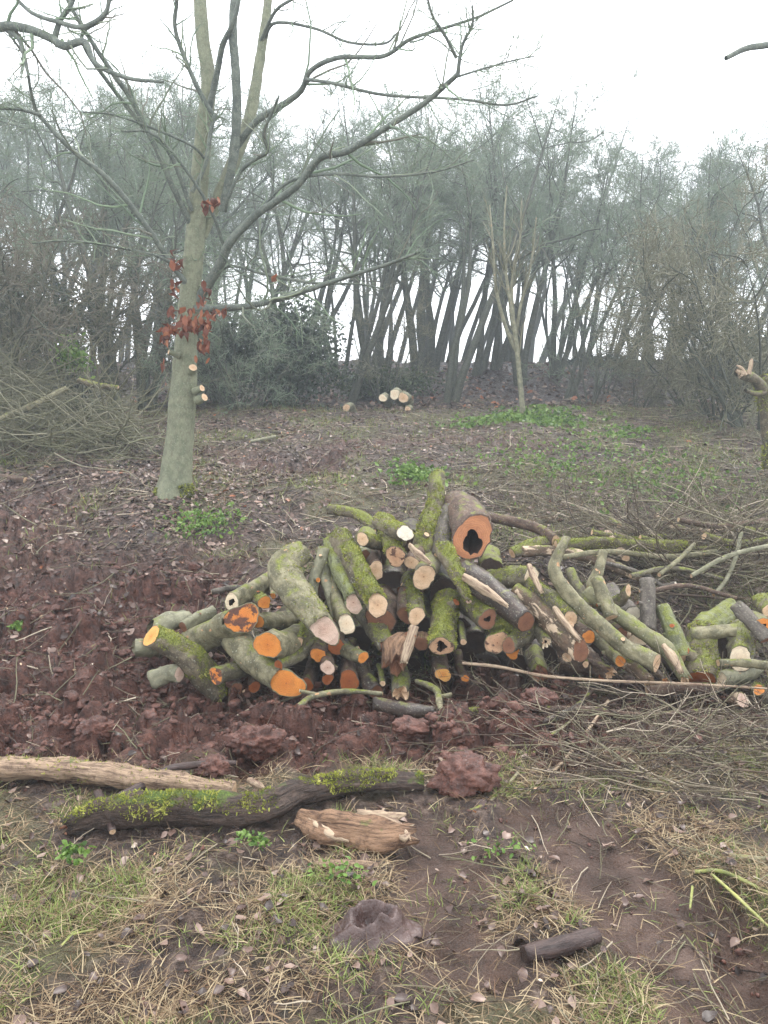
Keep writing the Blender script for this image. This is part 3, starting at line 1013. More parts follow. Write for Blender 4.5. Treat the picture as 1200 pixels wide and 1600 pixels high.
def make_log(label, Pw, Rw, bark='green', cut='orange', name='log', cat='log', group=GL, tilt=None, hole=0, hoff=(0, 0), hd=.25,
             squash=1., moss=0, gnarl=.09, lump=.10, stubs=(), back='tan', barkname='bark', tiltback=None, step=None, knots=2, broken=False,
             facelabel=None, sides=22, mossthr=.62, auto=True):
    _seed[0] += 1
    rng = np.random.default_rng(_seed[0])
    Pn, Rn = catmull(Pw, Rw, step or max(.018, float(np.mean(Rw)) * .4))
    V, D, bk, T, prof = body(Pn, Rn, rng, sides, lump, .045, knots + 2 if sides > 16 else knots, gnarl)
    org = Pn[len(Pn) // 2].copy()
    t = thing(name, label, cat, org, group)
    nr = len(Pn)
    n0 = unit(np.asarray(tilt, float)) if tilt is not None else -T[0]
    n0 = unit(n0 + rng.normal(size=3) * .05)
    if np.dot(n0, T[0]) > 0:
        n0 = -n0
    # slide the end ring along the axis onto the saw plane
    for ri, f in ((0, 1.), (1, .45)):
        num = ((Pn[0] - V[0]) @ n0) / (T[0] @ n0)
        num = np.clip(num, -Rn[0] * 1.4, Rn[0] * 1.4)
        V[ri] = V[ri] + T[0] * num[:, None] * f
    if broken:
        V[0] = V[0] - T[0] * (rng.random((sides, 1)) * Rn[0] * 1.2)
        V[1] = V[1] - T[0] * (rng.random((sides, 1)) * Rn[0] * .4)
    rim = .93
    lip0 = Pn[0] + (V[0] - Pn[0]) * rim
    lip1 = Pn[-1] + (V[-1] - Pn[-1]) * rim
    VV = np.concatenate([lip0[None], V, lip1[None]])
    bb = np.concatenate([bk[:1], bk, bk[-1:]])
    obj(barkname, mesh('bark', VV.reshape(-1, 3) - org, tube_q(nr + 2, sides), None, dict(bk=bb.reshape(-1, 3))), BARK.get(bark, bark) if isinstance(bark, str) else bark, t)
    cen = lip0.mean(0) if not broken else Pn[0]
    FV, FQ, FT, fb, inner = face_mesh(lip0, cen, n0, rng, hole, hoff, rim=1.0)
    obj('cut_face', mesh('cut_face', FV - org, FQ, FT, dict(bk=fb), smooth=not broken), CUT.get(cut, cut) if isinstance(cut, str) else cut, t, label=facelabel)
    if hole:
        rr = [inner]
        c = inner.mean(0)
        for k, (f, dd) in enumerate(((1.0, .12), (.95, .35), (.85, .7), (.5, 1.0))):
            rr.append(c + (inner - c) * f * (1 + .08 * rng.normal(size=(sides, 1))) + T[0] * hd * dd)
        rr.append(np.repeat((c + T[0] * hd)[None], sides, 0))
        W = np.concatenate(rr)
        obj('hollow', mesh('hollow', W - org, tube_q(len(rr), sides), None, dict(bk=(W * 1.0))), ROT, t)
    FV, FQ, FT, fb, _ = face_mesh(lip1[::-1], lip1.mean(0), T[-1], rng, rim=1.0)
    obj('cut_face', mesh('cut_face', FV - org, FQ, FT, dict(bk=fb)), CUT[back], t)
    for s in stubs:          # (fraction along, screen direction dx,dz in metres, radius, length, cut)
        f, dx, dy, dz, r, L, sc_ = s
        i = int(f * (nr - 1))
        b0 = Pn[i]
        dd = unit(np.array([dx, dy, dz]))
        q = np.array([b0, b0 + dd * (Rn[i] + L * .6), b0 + dd * (Rn[i] + L)])
        sv, sd, sbk, sT, _ = body(*catmull(q, [r * 1.3, r * 1.05, r], max(.008, r * .5)), rng, 12, .06, .03, 0)
        sb = obj('branch_stub', mesh('branch_stub', sv.reshape(-1, 3) - org, tube_q(len(sv), 12), None, dict(bk=sbk.reshape(-1, 3))), BARK.get(bark, bark), t)
        fv, fq, ft, fbk, _ = face_mesh(sv[-1][::-1], sv[-1].mean(0), sT[-1], rng, rim=1.0)
        obj('cut_face', mesh('cut_face', fv - org, fq, ft, dict(bk=fbk)), CUT[sc_], sb)
    if auto and name == 'log' and rng.random() < .65 and sides >= 18:
        for _ in range(int(rng.integers(1, 4))):
            i = int(rng.integers(3, nr - 1)) if nr > 5 else 1
            j = int(rng.integers(0, sides))
            dd = D[i, j] if D.shape[0] > 1 else D[0, j]
            if dd[2] < -.5:
                continue
            r = Rn[i] * rng.uniform(.16, .34)
            b0 = V[i, j] - dd * r
            dd = unit(dd + T[i] * rng.uniform(-.5, .5))
            e = r * rng.uniform(1.2, 2.6)
            q = np.array([b0, b0 + dd * e * .6, b0 + dd * e])
            sv, sd, sbk, sT, _ = body(*catmull(q, [r * 1.7, r * 1.15, r], max(.006, r * .5)), rng, 10, .08, .04, 0)
            sb = obj('branch_stub', mesh('branch_stub', sv.reshape(-1, 3) - org, tube_q(len(sv), 10), None, dict(bk=sbk.reshape(-1, 3))), BARK.get(bark, bark) if isinstance(bark, str) else bark, t)
            fv, fq, ft, fbk, _ = face_mesh(sv[-1][::-1], sv[-1].mean(0), sT[-1], rng, rim=1.0)
            obj('cut_face', mesh('cut_face', fv - org, fq, ft, dict(bk=fbk)), CUT[str(rng.choice(['tan', 'brown', 'dorange', 'tan']))], sb)
    if moss:
        Dd = np.broadcast_to(D, V.shape)
        moss_part(t, org, V, Dd, rng, moss * 1.4, thr=mossthr)
    return t


def Yf(py):
    return float(np.interp(py, [740, 800, 850, 900, 950, 1000, 1080, 1120], [4.95, 4.72, 4.58, 4.42, 4.28, 4.16, 4.02, 3.98]))


def L(label, pts, r, off=0., dy=.8, yaw=0., pit=.05, ln=None, **kw):
    """a log of the pile: pts in photo pixels from the cut face backwards, r in pixels; dy = how far back the tail lies"""
    px, py = pts[0]
    y0 = Yf(py) + off
    r = [q * .91 for q in (list(r) if hasattr(r, '__len__') else [r, r])]
    if len(pts) == 1:
        a = math.radians(yaw)
        p0 = P(px, py, y0)
        ln = ln or dy
        p1 = p0 + np.array([math.sin(a) * ln, math.cos(a) * ln, pit * ln])
        m = mpp(px, py, y0)
        mid = (p0 + p1) / 2 + np.array([.015 * math.sin(px), 0, .012 * math.cos(py)])
        return make_log(label, [p0, mid, p1], [r[0] * m, r[0] * m * 1.03, r[-1] * m * 1.05], **kw)
    seg = np.cumsum([0] + [math.hypot(b[0] - a[0], b[1] - a[1]) + 12 for a, b in zip(pts[:-1], pts[1:])])
    f = seg / seg[-1]
    while len(r) < len(pts):
        r.append(r[-1])
    Pw, Rw = [], []
    for (x, y), ff, rr in zip(pts, f, r):
        Y = y0 + dy * ff
        Pw.append(P(x, y, Y))
        Rw.append(rr * mpp(x, y, Y))
    if len(Pw) == 2:
        Pw.insert(1, (Pw[0] + Pw[1]) / 2 + np.array([0, .02, .01]))
        Rw.insert(1, (Rw[0] + Rw[1]) / 2)
    return make_log(label, Pw, Rw, **kw)


# ---- left end of the pile
L('mossy log poking out leftmost of the pile with a slanting yellow cut', [(236, 994), (275, 1012), (308, 1040), (345, 1085)], (19, 21, 23, 22), -.12, .10, bark='mossy', cut='yellow', tilt=(-.55, -.5, .75), moss=3500, facelabel='slanting yellow-orange cut with brown stain')
L('thick log with orange cut and dark rotten heart at left of pile', [(378, 966), (345, 982), (303, 1003)], (26, 26, 25), -.14, .28, bark='green', cut='rotorange', tilt=(.35, -.9, .15), stubs=[(.75, .15, -.9, .1, .022, .01, 'dorange'), (.93, -.1, -1, .5, .018, .008, 'dorange')])
L('pale grey-green log end lying behind the leftmost mossy log', [(238, 985), (290, 968)], (19, 17), .12, .25, bark='pale', cut='brown', tilt=(-1, -.2, .1))
L('short thin grey log resting between the leftmost logs', [(286, 980), (335, 956)], (10, 10), .10, .18, bark='pale', cut='brown')
L('hollow log with a pale ring-shaped end behind the thick rotten-hearted log', [(362, 941)], (15,), .02, .7, yaw=20, bark='green', cut='cream', hole=.42, hd=.3)
L('grey log low on the left under the leftmost mossy log', [(212, 1012), (262, 1020)], (15, 14), .14, .25, bark='pale', cut='dorange', tilt=(-1, -.3, 0))
L('pale green log half sunk in mud at bottom left, pink cut edge', [(281, 1052), (238, 1062)], (13, 15), -.02, .06, bark='pale', cut='pink', tilt=(.95, -.45, .0))
L('dark green log with split orange end at lower left of pile', [(338, 1056), (368, 1047), (405, 1038)], (14, 14, 14), -.10, .3, bark='halfmoss', cut='rotorange', tilt=(-.35, -1, .05))
L('small orange-ended mossy log above the big left orange ends', [(413, 942), (385, 934)], (11, 11), -.02, .55, bark='mossy', cut='orange', tilt=(.1, -1, .1), moss=500)
L('very small orange-ended stick at the upper left of pile', [(427, 931), (424, 912)], (5, 6), .1, .4, bark='green', cut='orange')
L('grey log lying crosswise with orange end beside the rotten-hearted one', [(402, 970), (435, 970), (490, 962)], (13, 16, 17), -.02, .42, bark='green', cut='orange', tilt=(-.5, -1, 0))
L('large oval orange cut face at left centre, blunt end of a short log', [(418, 1007), (445, 1004), (485, 990)], (24, 24, 23), -.30, .5, bark='green', cut='orange', tilt=(-.12, -1, .0), lump=.09)
L('largest orange-ended log at bottom left, long grey-green bark', [(447, 1067), (412, 1042), (376, 1005), (365, 990)], (24, 25, 25, 25), -.16, .36, bark='green', cut='orange', tilt=(.1, -1, .15), lump=.08)
L('small dull orange log end just above the largest orange one', [(435, 1040), (458, 1028), (492, 1005)], (9, 11, 12), -.20, .35, bark='halfmoss', cut='dorange')
L('little broken mossy log with tan underside left of the large pink end', [(466, 1003), (476, 980)], (9, 11), -.1, .25, bark='mossy', cut='tan', tilt=(-.2, -1, -.3), hole=.3, hd=.08, moss=300)
L('thick bent grey-green log with large pink cut face', [(506, 983), (475, 940), (448, 905), (446, 882), (475, 862)], (21, 25, 27, 25, 18), -.2, .42, bark='green', cut='pink', moss=900, tilt=(.15, -1, .12), knots=1)
L('log with bright cream round end right of the large pink end', [(541, 975), (526, 935), (516, 885)], (15, 14, 12), -.13, .45, bark='green', cut='cream', tilt=(.05, -1, .1))
L('forked pale green branch standing up behind the bent log', [(486, 935), (490, 905), (502, 872), (506, 856)], (10, 9, 9, 9), .0, .10, bark='pale', cut='tan', back='tan', name='log', stubs=[(.42, .6, -.8, .1, .014, .02, 'orange')])
L('crooked grey branch between forked branch and tan-ended logs', [(528, 968), (514, 920), (508, 905), (513, 884)], (10, 10, 11, 6), -.0, .22, bark='pale', cut='pink', back='pink')
L('green log with pinkish round end left of the mossy split one', [(552, 941), (536, 905), (520, 868), (516, 845)], (14, 14, 13, 12), -.12, .35, bark='lichen', cut='pink', tilt=(.1, -1, .1))
L('mossy log with end cut half tan half white at pile centre', [(590, 946), (566, 908), (545, 872), (528, 842)], (18, 21, 24, 25), -.20, .45, bark='mossy', cut='tan', tilt=(.2, -1, .12), moss=4200)
L('small tan-ended mossy log stub at upper left of centre', [(566, 842), (590, 848), (625, 842)], (11, 12, 14), -.2, .3, bark='mossy', cut='tan', tilt=(-.35, -1, .05), moss=900)
L('pale green stub below the small tan stub', [(570, 872), (572, 858)], (13, 12), .05, .4, bark='pale', cut='brown')
L('tan log end with dark specks left of centre top', [(587, 891)], (15,), -.08, .7, yaw=-5, bark='brown', cut='tan')
L('mossy log with cracked brown end beneath the white oval cut', [(618, 869), (608, 838), (600, 815)], (17, 20, 19), -.14, .35, bark='mossy', cut='tanrot', tilt=(.0, -1, -.15), moss=2600)
L('stub with bright white oval cut at top of the pile', [(633, 833), (612, 828), (598, 815)], (15, 17, 18), -.26, .30, bark='mossy', cut='white', tilt=(.35, -1, .12), moss=900)
L('small plain tan log end above the notched one', [(643, 879)], (13,), -.08, .6, yaw=10, bark='brown', cut='tan')
L('tan notched log end at the heart of the pile', [(662, 901)], (21,), -.12, .8, yaw=8, bark='halfmoss', cut='tan', lump=.12)
L('long mossy log slanting up to the highest point of the pile', [(655, 872), (668, 822), (680, 790), (683, 742)], (17, 19, 17, 14), .12, .55, bark='mossy', cut='tan', back='tan', moss=4200, knots=3)
L('grey-brown log leaning beside the highest mossy log', [(690, 868), (692, 835), (702, 797)], (15, 16, 15), .04, .35, bark='grey', cut='tan', back='tan', moss=350)
L('huge hollow log end with orange-brown ring at top right of pile', [(738, 838), (733, 818), (716, 796)], (36, 36, 30), -.16, .6, bark='brown', cut=cut_mat('cut_hollow_ring', (.44, .19, .085), (.34, .13, .055), (.12, .04, .02)), hole=.52, hoff=(.0, -.28), hd=.45, auto=False, lump=.1, tilt=(.05, -1, .08), gnarl=.1)
L('mossy split plank tapering down from the top of pile', [(732, 938), (712, 895), (690, 852)], (5, 13, 15), -.30, .25, bark='mossy', cut='pink', moss=1300, back='tan', broken=True)
L('brown ridged log with dark end in the middle of pile', [(637, 962), (640, 935), (655, 890)], (17, 19, 18), .02, .5, bark='brown', cut='brown', tilt=(-.05, -1, -.2), gnarl=.05)
L('broad dark brown log end half hidden under the half white one', [(594, 970)], (27,), .07, .7, yaw=5, bark='brown', cut='brown', lump=.1)
L('mossy log with tan end and split edge under the notched one', [(651, 962), (645, 935), (638, 905)], (15, 15, 14), -.10, .5, bark='halfmoss', cut='tan', tilt=(.05, -1, -.05), moss=900)
L('hollow shaggy mossy log pointing down at centre right', [(690, 1010), (692, 975), (700, 935)], (20, 21, 21), -.16, .45, bark='mossy', cut='tanrot', tilt=(0, -1, -.35), hole=.5, hd=.25, moss=2600, gnarl=.06)
L('thin stick with pale end right of the shaggy hollow log', [(724, 1003), (719, 975)], (6, 7), -.12, .3, bark='halfmoss', cut='tan')
L('mossy log with brown hollow ring end at right of centre', [(762, 967), (745, 952), (725, 935)], (17, 21, 21), -.16, .45, bark='mossy', cut='brown', tilt=(.15, -1, 0), hole=.32, hd=.2, moss=1500)
L('tan log end with brown heart stain below the brown ring', [(777, 1004), (785, 985), (790, 960)], (20, 21, 20), -.10, .5, bark='mossy', cut='tanrot', tilt=(-.05, -1, .05), moss=800)
L('bright orange crescent end tucked under a short grey stub', [(801, 1020)], (12,), -.02, .6, bark='brown', cut='orange')
L('short grey stub with moss above the orange crescent end', [(795, 1008), (812, 996), (835, 984)], (13, 15, 14), -.14, .2, bark='halfmoss', cut='brown', tilt=(-.6, -.8, 0), moss=300)
L('dark wet split log with angled brown end right of the huge hollow', [(822, 972), (785, 940), (750, 910), (722, 890)], (19, 24, 26, 22), -.24, .4, bark='dark', cut='brown', tilt=(.5, -1, -.35), gnarl=.06)
L('brown log with bright cream-white end at the upper right', [(830, 899), (800, 903), (755, 908)], (16, 18, 17), -.10, .25, bark='halfmoss', cut='cream', tilt=(.75, -1, .08), moss=600)
L('long peeling log running down to the right, brown end', [(907, 1017), (875, 985), (838, 950), (806, 925)], (18, 20, 19, 17), -.22, .4, bark='peeled', cut='brown', tilt=(.35, -1, 0), gnarl=.05)
L('small log with ragged pale end under the peeling log', [(852, 1002), (838, 980), (820, 955)], (10, 10, 10), -.12, .35, bark='halfmoss', cut='cream', hole=.3, hd=.06, broken=True)
L('mossy and brown log with round pinkish-brown end', [(892, 967), (862, 942), (828, 918)], (14, 19, 19), -.24, .32, bark='halfmoss', cut='tan', tilt=(.25, -1, -.1), moss=1500)
L('brown log with orange end under the round pinkish one', [(920, 995), (895, 978), (868, 960)], (12, 13, 13), -.20, .3, bark='brown', cut='orange', tilt=(.2, -1, -.05))
L('long curving green pole sweeping down across right of pile', [(1026, 1036), (980, 1012), (925, 965), (884, 922), (866, 885), (886, 840)], (14, 13, 12, 12, 10, 7), -.30, .45, bark='green', cut='tan', tilt=(.8, -.8, 0), knots=4)
L('thin green pole with small orange end under the long curving pole', [(969, 1033), (945, 1010), (905, 975)], (10, 10, 10), -.16, .3, bark='green', cut='orange', tilt=(.2, -1, 0))
L('green pole with torn white peeled patch reaching the ground at right', [(1068, 1056), (1040, 1015), (1000, 985), (955, 955), (915, 925)], (11, 15, 14, 14, 13), -.22, .42, bark='greenpeel', cut='tan', broken=True)
L('forked green branch sticking up left prong near right end', [(928, 945), (925, 915), (935, 890), (943, 862)], (11, 10, 9, 7), -.06, .2, bark='green', cut='brown', back='tan')
L('green branch of the fork running down to the peeled pole', [(955, 965), (942, 930), (932, 903)], (12, 12, 10), -.18, .15, bark='green', cut='tan', back='tan')
L('broken-topped green stub left of the fork', [(918, 950), (903, 922), (890, 890)], (10, 12, 9), -.08, .16, bark='halfmoss', cut='tan', back='tan')
L('short mossy side branch curving right of the fork', [(982, 922), (968, 938), (945, 946)], (8, 9, 9), -.06, .1, bark='mossy', cut='tan', moss=300, tilt=(.6, -1, .2))
L('bright white round log end at right of the fork', [(990, 958)], (13,), .08, .5, bark='grey', cut='white')
L('dark grey upright log near the right end of pile', [(1014, 985), (1013, 950), (1011, 905)], (12, 12, 11), -.02, .18, bark='grey', cut='brown', back='brown', stubs=[(.5, -.9, -.2, .3, .010, .03, 'brown')])
L('ragged cream fungus-like log end below the white one', [(1000, 998)], (16,), .0, .45, bark='peeled', cut='cream', lump=.16, gnarl=.2)
L('rotten brown log piece left of the ragged cream end', [(972, 990), (940, 975)], (11, 12), .02, .25, bark='brown', cut='brown', gnarl=.12)
L('furrowed lichen-green log leaning at right of dark grey one', [(1068, 1030), (1052, 990), (1034, 948)], (16, 16, 12), -.06, .22, bark='lichen', cut='tan', gnarl=.05)
L('broad mossy upright block beside the right-hand group', [(1093, 1062), (1094, 1025), (1096, 982)], (26, 27, 25), -.06, .22, bark='mossy', cut='dorange', back='tan', moss=2200, lump=.1)
L('green log lying level with thin pale end over the mossy block', [(1150, 985), (1118, 988), (1080, 992)], (11, 11, 11), -.16, .10, bark='green', cut='cream', tilt=(.93, -.4, .0))
L('squared mossy chunk at the top of the right-hand group', [(1098, 985), (1122, 968), (1145, 950)], (19, 19, 17), .12, .35, bark='lichen', cut='brown', lump=.14)
L('thick log with big cream half-round end in right-hand group', [(1158, 1030), (1157, 1008), (1155, 985)], (21, 22, 21), -.04, .35, bark='halfmoss', cut='cream', tilt=(0, -1, .15), moss=500)
L('thin green pole lying level across the cream half-round end', [(1215, 1042), (1165, 1036), (1122, 1036)], (8, 8, 7), -.14, .0, bark='green', cut='tan')
L('grey-green log with white cut edge low in the right-hand group', [(1122, 1062), (1150, 1055), (1180, 1045)], (15, 16, 16), -.06, .3, bark='pale', cut='cream', tilt=(-.8, -.7, 0))
L('mossy log with round orange end at bottom right corner of group', [(1186, 1078), (1190, 1100)], (9, 22), -.14, .25, bark='mossy', cut='orange', tilt=(0, -.8, .7), moss=500)
L('log with round orange ring end at right edge of the photo', [(1194, 977), (1180, 965)], (13, 13), -.08, .5, bark='green', cut='orange', hole=.25, hd=.05)
L('grey log slanting down with split orange top at right edge', [(1198, 1000), (1172, 968), (1150, 945)], (12, 12, 11), -.06, .18, bark='grey', cut='brown', back='dorange')
L('mossy log end at the extreme right above the orange ring', [(1205, 955), (1188, 938)], (14, 13), .05, .4, bark='mossy', cut='tan', moss=300)
L('split pink-faced wood chunk lying low at right', [(1160, 1095), (1140, 1108)], (12, 12), -.16, .12, bark='peeled', cut='pink', gnarl=.2, tilt=(.2, -.8, .5))
# ---- bottom row
L('squarish bright orange log end at bottom centre', [(692, 1054), (686, 1030), (680, 1000)], (13, 14, 14), .0, .5, bark='brown', cut='yellow', lump=.14)
L('tiny orange end in the mud right of the squarish one', [(727, 1060)], (7,), .03, .4, bark='brown', cut='orange')
L('bean-shaped orange log end with pith under large pink end', [(498, 1024)], (13,), -.03, .7, yaw=-8, bark='brown', cut='orange', lump=.14)
L('pinkish round log end touching the bean-shaped orange one', [(512, 1043), (508, 1022)], (13, 13), -.08, .5, bark='brown', cut='pink', tilt=(0, -1, .05))
L('dull orange end below the pinkish round one', [(512, 1061)], (10,), .0, .6, bark='brown', cut='dorange')
L('deep orange slanting end in shadow right of the large pink end', [(524, 1008), (520, 985)], (16, 16), .06, .5, bark='brown', cut='dorange', lump=.16)
L('short green log with round orange end pointing right', [(567, 1027), (545, 1018), (520, 1005)], (10, 11, 11), -.10, .35, bark='green', cut='orange', tilt=(.45, -1, -.05))
L('dark orange cracked log end low at left of centre', [(545, 1064)], (18,), .02, .6, bark='brown', cut='dorange', lump=.14)
L('rusty log end near the ground right of the largest orange one', [(479, 1070)], (12,), .02, .6, bark='brown', cut='dorange')
L('rusty log end near the ground left of the largest orange one', [(397, 1074)], (11,), .04, .6, yaw=-10, bark='brown', cut='dorange')
L('rusty log end barely showing at the muddy left foot of the pile', [(370, 1077)], (11,), .06, .6, yaw=-10, bark='brown', cut='brown')
L('greenish log with ragged pale end pointing down at bottom centre', [(626, 1080), (624, 1055), (612, 1020)], (14, 15, 15), -.02, .4, bark='halfmoss', cut='tan', broken=True)
L('dark mossy log slanting to the ground left of bottom centre', [(588, 1082), (565, 1050), (535, 1010)], (14, 17, 17), .0, .4, bark='dark', cut='brown')
L('thin mossy stick pointing down beside the dark slanting log', [(598, 1068), (592, 1040)], (5, 5), -.06, .3, bark='mossy', cut='tan')
L('mossy log ending in ragged brown wood above bottom centre', [(604, 1008), (585, 980), (570, 955)], (15, 17, 17), -.01, .4, bark='halfmoss', cut='brown', broken=True, moss=300)
L('shattered brown lump of rotten wood at bottom centre', [(618, 1030), (622, 1012), (640, 1000)], (20, 24, 14), -.06, .12, bark=DEADRUST, cut='brown', gnarl=.55, broken=True, barkname='rotten_wood')
L('small knobbly brown root lump hanging below the tan split end', [(658, 1004), (655, 998)], (13, 11), -.06, .2, bark=DEADRUST, cut='brown', gnarl=.5, barkname='rotten_wood')
L('pale splintered stick hanging down over the shattered lump', [(632, 1032), (640, 1005), (648, 978)], (6, 8, 7), -.14, .08, bark=SPLINT, cut='cream', gnarl=.1, broken=True, barkname='split_wood')
L('mossy stub pointing down in the dark right of centre', [(843, 1050), (833, 1020)], (14, 15), .06, .4, bark='halfmoss', cut='brown', broken=True)
L('dark orange end low under the peeling log', [(943, 1055)], (9,), .06, .4, bark='brown', cut='dorange')
L('pale pink wedge end under the brown end of the peeling log', [(886, 1027)], (9,), -.06, .4, bark='brown', cut='tan')
L('small sliver of tan wood right of the peeling log end', [(915, 1038), (905, 1020)], (6, 8), -.08, .3, bark='brown', cut='tan')
L('brown broken log low under the thin green pole', [(950, 1050), (920, 1040), (880, 1045)], (11, 12, 12), .04, .3, bark='brown', cut='tan', broken=True)
L('brown broken log lying low below the ragged cream end', [(1010, 1062), (985, 1040), (955, 1025)], (11, 12, 12), .0, .25, bark='peeled', cut='tan', broken=True)
L('small orange end showing low right of the long pole', [(1040, 1066)], (8,), .0, .4, bark='brown', cut='orange')
L('reddish cut end at the foot of the mossy block', [(1080, 1068)], (12,), .04, .4, bark='brown', cut='dorange')
L('brown log lying level on the mud before the mossy block', [(1010, 1080), (1060, 1074), (1115, 1074)], (8, 9, 8), -.08, .0, bark='brown', cut='tan')
L('tan end on the pile shoulder behind the long pole', [(905, 945)], (9,), .12, .4, bark='halfmoss', cut='tan')
for lab_, p_, r_, o_ in (
    ('pale torn strip of wood lying along the dark wet split log', [(792, 946), (758, 922), (724, 900)], (3, 7, 6), -.36),
    ('white torn strip on the green pole at right', [(1064, 1050), (1048, 1024), (1036, 1008)], (4, 7, 4), -.33),
    ('pale split stake between peeling log and thin green pole', [(905, 1000), (882, 972), (866, 950)], (4, 7, 6), -.28),
    ('short pale splinter above the round pinkish-brown end', [(846, 925), (832, 898), (826, 882)], (3, 5, 3), -.24),
    ('brown and cream splinter under the white oval cut', [(672, 880), (655, 866), (640, 852)], (3, 6, 4), -.36),
    ('pale splinter by the ragged cream end', [(985, 968), (965, 958), (948, 955)], (3, 5, 4), -.10),
    ('split wedge of pale wood below the white round end', [(1016, 1018), (998, 1022), (975, 1015)], (4, 7, 6), -.14)):
    L(lab_, p_, r_, o_, .14, bark=SPLINT, cut='cream', gnarl=.3, lump=.25, broken=True, barkname='split_wood', name='split_wood_piece', cat='wood piece', sides=14, auto=False)
# filler logs further in; dark bark and near-black ends paint the gaps' shade
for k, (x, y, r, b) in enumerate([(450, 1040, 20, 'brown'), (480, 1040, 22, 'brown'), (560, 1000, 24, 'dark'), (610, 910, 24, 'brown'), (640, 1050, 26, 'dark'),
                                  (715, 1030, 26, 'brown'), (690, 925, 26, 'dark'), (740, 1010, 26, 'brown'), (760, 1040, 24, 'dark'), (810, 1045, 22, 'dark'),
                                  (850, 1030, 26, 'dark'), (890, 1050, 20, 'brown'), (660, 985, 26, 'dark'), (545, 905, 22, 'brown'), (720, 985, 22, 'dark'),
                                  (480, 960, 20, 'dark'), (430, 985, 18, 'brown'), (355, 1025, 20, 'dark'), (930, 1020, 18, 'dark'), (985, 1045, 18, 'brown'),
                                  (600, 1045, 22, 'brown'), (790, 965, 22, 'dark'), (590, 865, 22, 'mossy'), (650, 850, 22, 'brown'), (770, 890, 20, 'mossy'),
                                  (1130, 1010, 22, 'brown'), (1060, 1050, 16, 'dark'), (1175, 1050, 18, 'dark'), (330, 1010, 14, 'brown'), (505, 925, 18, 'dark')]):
    L('filler log deep inside the pile, coloured dark for the gap shade', [(x, y)], (r,), .36 + .03 * (k % 3), .45, yaw=(k * 37 % 30) - 15, bark='mossy' if b == 'mossy' else 'dark', cut='deep', sides=14)

# ---- mossy poles and branches behind the pile
GP = 'poles and branches lying behind the log pile'


def Lg(label, pts, r, lift=0., name='fallen_branch', cat='branch', group=None, yo=0., zo=0., **kw):
    """lying on the ground: every point placed where its pixel meets the ground"""
    r = list(r) if hasattr(r, '__len__') else [r] * len(pts)
    Pw, Rw = [], []
    for (x, y), rr in zip(pts, r):
        Y = gy(x, y + rr * .7 + lift) + yo
        Pw.append(P(x, y, Y) + np.array([0, 0, zo]))
        Rw.append(rr * mpp(x, y, Y))
    return make_log(label, Pw, Rw, name=name, cat=cat, group=group, **kw)


Lg('mossy bent branch lying behind the top left of the pile', [(512, 796), (545, 800), (572, 812), (590, 830)], (7, 8, 8, 8), 40, group=GP, bark='mossy', cut='tan', moss=600)
Lg('brown pole running right from behind the huge hollow log', [(752, 806), (800, 815), (840, 826), (868, 845)], (8, 8, 8, 9), 45, group=GP, bark='brown', cut='tan', moss=250)
Lg('very mossy pole lying level behind right of the pile', [(868, 853), (930, 850), (1000, 853), (1072, 854)], (10, 11, 10, 9), 42, group=GP, bark='mossy', cut='tan', moss=4000, mossthr=.45)
Lg('mossy log behind the cream-ended log', [(800, 865), (840, 850), (880, 848)], (8, 10, 9), 35, group=GP, bark='mossy', cut='tan', moss=900)
Lg('grey pole with bare patches crossing behind the curving pole', [(815, 862), (880, 862), (945, 880), (1010, 905)], (8, 8, 8, 7), 35, group=GP, bark='peeled', cut='tan')
Lg('pale barkless stick pointing up over the mossy pole', [(948, 832), (962, 850), (978, 872)], (5, 6, 6), 40, group=GP, bark=SPLINT, cut='cream', barkname='split_wood')
Lg('white-barked branch lying in the brash at right', [(1025, 806), (1055, 824), (1075, 830)], (5, 7, 6), 8, group=GP, bark='peeled', cut='cream')
Lg('pale birch-like pole lying level in the brash at right', [(1062, 828), (1100, 831), (1135, 829)], (4, 5, 4), 8, group=GP, bark=SPLINT, cut='cream', barkname='split_wood')
Lg('mossy pole at the right edge in the brash', [(1160, 828), (1190, 832), (1230, 834)], (6, 7, 7), 8, group=GP, bark='mossy', cut='tan', moss=400)
Lg('short mossy stick in the clearing beyond the brown pole', [(942, 795), (955, 812), (968, 822)], (4, 5, 5), 0, group=GP, bark='mossy', cut='tan')
Lg('thin fallen pole lying near the beech foot', [(308, 656), (360, 668), (440, 676)], (2, 2.5, 2), 0, bark='grey', cut='tan', sides=8)
Lg('short stick on leaf litter right of the beech', [(390, 690), (430, 682)], (2, 2.5), 0, bark='pale', cut='tan', sides=8)
Lg('dead stick lying left of the beech foot', [(225, 738), (255, 735)], (4, 4), 0, bark='brown', cut='tan', sides=10)
Lg('dark dead stick left of the mossy beech foot', [(0, 745), (40, 750)], (5, 5), 0, bark='brown', cut='tan', sides=10)
Lg('curved branch lying behind left end of the pile', [(330, 925), (370, 918), (425, 922)], (5, 5, 5), 6, bark='grey', cut='tan', sides=10)
Lg('short pale green stick on the ground before the pile', [(310, 873), (350, 862), (385, 850)], (2.5, 2.5, 2), 0, bark='pale', cut='tan', sides=8)

